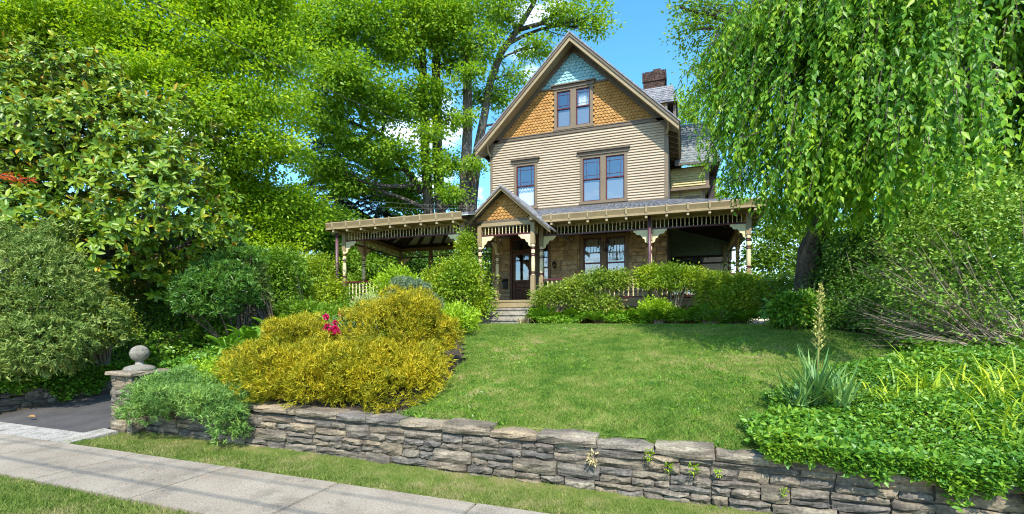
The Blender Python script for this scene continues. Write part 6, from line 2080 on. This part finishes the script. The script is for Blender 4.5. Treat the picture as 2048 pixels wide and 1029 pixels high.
# trees on the right behind the weeping tree
tree('tall_tree', 'dark leaved tree branch hanging into the sky right of the chimney', (8.5, 23.5, 1.8),
     [([(8.5, 23.5, 1.6), (8.4, 23.3, 7), (8.0, 23, 13), (7.6, 22.8, 18)], [.4, .34, .26, .1])],
     [(0.3, 21.41, 14.3) + (.75, .75, .6), (-0.2, 21.23, 15.25) + (.6, .6, .35), (0.7, 21.55, 12.81) + (.6, .6, .6), (0.99, 21.66, 15.14) + (.9, .9, .7), (0.51, 22.02, 11.89) + (.35, .35, .4), (2.19, 22.1, 14.3) + (1.5, 1.4, 1.3),
      (6.5, 22, 12, 2.6, 2.4, 2), (8.5, 23, 15, 3, 3, 2.4), (9, 21.5, 10, 3, 2.6, 2.2), (7, 21.5, 8, 2.4, 2, 1.6)],
     1500, 22, 0.40, 0.15, M['midgreen'], 190, limb_r=0.09, bark=DARKBARK, lump=0.3)
tree('tall_tree', 'light green tree crown showing behind the chimney and wing roof', (1.5, 33.0, 1.8),
     [([(1.5, 33, 1.6), (1.6, 33, 6), (1.8, 33, 11)], [.3, .24, .1])],
     [(0.16, 33.6, 15.87) + (1.5, 1.4, 1.5), (1.39, 33.52, 13.84) + (1.6, 1.5, 1.5), (0.92, 33.35, 11.87) + (1.4, 1.4, 1.4), (1.79, 32.6, 9.65) + (1.5, 1.5, 1.4), (-0.82, 34.84, 17.4) + (.8, .8, .7)],
     430, 24, 0.5, 0.16, M['maple'], 191, limb_r=0.07)
tree('understory_tree', 'green tree below the weeping strands right of the porch', (4.2, 20.0, 1.8),
     [([(4.2, 20, 1.6), (4.3, 20, 4), (4.2, 19.8, 6.5)], [.16, .13, .05])],
     [(3.12, 18.71, 5.33) + (1.3, 1.3, 1.0), (2.95, 18.65, 4.11) + (1.1, 1.1, .9), (4.29, 18.61, 4.73) + (1.4, 1.3, 1.0), (5.39, 18.48, 4.8) + (1.3, 1.2, 1.0), (4.62, 17.67, 3.6) + (1.3, 1.2, .9), (6.2, 17.71, 5.08) + (1.4, 1.3, 1.1), (7.37, 17.61, 5.27) + (1.6, 1.4, 1.3)],
     900, 22, 0.42, 0.12, M['midgreen'], 192, limb_r=0.05, bark=DARKBARK)
# far wood, read as one mass
rg = NP(200)
BL = []
for k in range(52):
    xx = rg.uniform(-58, -13); yy = rg.uniform(30, 46)
    BL.append((xx, yy, rg.uniform(2.5, 6.5), rg.uniform(2, 3.6), rg.uniform(2, 3), rg.uniform(1.8, 3.2)))
for k in range(36):
    xx = rg.uniform(3.5, 38); yy = rg.uniform(24, 42) if xx > 6 else rg.uniform(27, 42)
    BL.append((xx, yy, rg.uniform(2.5, 7), rg.uniform(2, 3.6), rg.uniform(2, 3), rg.uniform(2, 3.4)))
for k in range(16):
    BL.append((rg.uniform(-44, -24), rg.uniform(16, 26), rg.uniform(3, 8), rg.uniform(2, 3), rg.uniform(2, 3), rg.uniform(2, 3)))
for k in range(22):
    BL.append((rg.uniform(-27, -8.5), rg.uniform(27, 32), rg.uniform(2.2, 4.6), rg.uniform(1.8, 2.8), rg.uniform(1.5, 2.2), rg.uniform(1.6, 2.4)))
for k in range(10):
    BL.append((rg.uniform(3.5, 12), rg.uniform(20, 26), rg.uniform(2.2, 4.6), rg.uniform(1.5, 2.4), rg.uniform(1.5, 2.2), rg.uniform(1.6, 2.4)))
c_, n_ = clusters(rg, BL, 8200, 0.6, 0.2, zmin=1.7)
p_, d_, nn_, s_ = spray(rg, c_, n_, 11, 0.75, 0.5, 0.7)
Ls = 0.35 * rg.uniform(.6, 1.3, len(p_))
o = leaves('woodland', p_, d_, nn_, Ls, Ls * .6, M['midgreen'], None, T4, s_, kind='stuff')
tag(o, 'green woodland closing the view behind the garden', 'woodland')

# ------------------------------------------------------------------ weeds rooted in the stone wall
rgw = random.Random(12)
WD = [(1068, 880, 'green weed growing from the top course of the stone wall'), (1110, 905, 'small flowering weed in a wall joint below the coping'), (1163, 903, 'round leafy weed on the wall face'),
      (940, 905, 'pale dry weed hanging in the wall joints'), (1218, 905, 'thin upright grass shoot on the wall'), (1352, 930, 'tiny weed in the right part of the wall')]
wm = []
for s in range(2):
    rg = NP(210 + s)
    pp = nrm_(rg.normal(size=(46, 3))) * np.array([.055, .035, .06]) * rg.random((46, 1)) ** .5
    V, F_, k = leaf_arrays(pp, pp + rg.normal(size=pp.shape) * .02, np.array([0, -.7, .7]) + rg.normal(size=pp.shape) * .5, np.full(46, .035), np.full(46, .018), T4)
    o = np_object('leaves', V, F_, np.repeat(rg.random(46), k), M['limegreen'] if s == 0 else M['straw'])
    wm.append(o.data); bpy.data.objects.remove(o)
for i, (u_, v_, lab) in enumerate(WD):
    q = ((-0.38, 5.44, .51), (-0.17, 5.42, .40), (0.08, 5.42, .41), (-1.0, 5.44, .41), (0.33, 5.42, .40), (.93, 5.40, .28))[i]
    plant_copy('wall_weed', lab, 'weed', wm[1 if i == 3 else 0], 'leaves', q[0], q[1] - .01, q[2], (1.0, .9, 1.1, 1.3, .7, .7)[i], rgw.uniform(0, 6))

# ------------------------------------------------------------------ overhead wires
M['wire'] = paint('wire', (0.10, 0.10, 0.105), 0.1)
def wire(label, a, b, sag, r_, name='overhead_wire', mat=None):
    a, b = Vector(a), Vector(b)
    pts = []
    for i in range(17):
        t = i / 16
        pts.append(a.lerp(b, t) - Vector((0, 0, sag * 4 * t * (1 - t))))
    o = part(name, MB().tube(pts, r_, 5), mat or M['wire'], None)
    tag(o, label, 'wire')
    return o
wire('service wire running from the upper left to the house eave', (-10.2, 5.85, 8.43), (-7.98, F - 0.1, 9.15), 0.25, 0.008)
wire('thin wire low behind the pavilion roof', (-21.73, 20.8, 9.31), (-10.2, 25.02, 8.54), 0.2, 0.009)
wire('lowest thin wire behind the pavilion roof', (-21.73, 20.8, 8.89), (-10.2, 25.02, 8.4), 0.2, 0.008)

wire('thick cable along the street whose shadow crosses the sidewalk', (-40, -1.35, 7.4), (30, -1.75, 7.4), 0.3, 0.017, 'street_cable')
wire('second cable along the street throwing a shadow line over the driveway mouth', (-40, -0.75, 7.4), (30, -1.2, 7.4), 0.3, 0.012, 'street_cable')
# ------------------------------------------------------------------ fallen leaves
M['dead_leaf'] = leaf_mat('dead_leaf', [(0.20, 0.09, 0.03), (0.30, 0.16, 0.06)], trans=0.1)
LF = []
rg = NP(300)
for (q, L_, lab) in (((-11.96, 5.37, 0.11), 0.17, 'brown fallen leaf lying on the driveway'), ((-5.64, 3.58, -0.03), 0.10, 'brown fallen leaf in the grass by the street')):
    o = leaves('fallen_leaf', np.array([(q[0], q[1], q[2] + 0.03)]), np.array([(1.0, .2, .05)]), np.array([(0.1, -.3, 1.0)]), L_, L_ * .5, M['dead_leaf'], None, T6, rg=rg)
    tag(o, lab, 'leaf')
n = 260
x = rg.normal(-6.4, 1.9, n); y = rg.uniform(3.55, 4.6, n)
o = leaves('sidewalk_litter', np.stack([x, y, np.full(n, 0.026)], 1), rg.normal(size=(n, 3)) * np.array([1, 1, .05]), np.tile([0, 0, 1.0], (n, 1)), 0.022 * rg.uniform(.4, 1.5, n), 0.012, M['dead_leaf'], None, T4, rg=rg, kind='stuff')
tag(o, 'bits of dry leaf scattered on the sidewalk', 'litter')
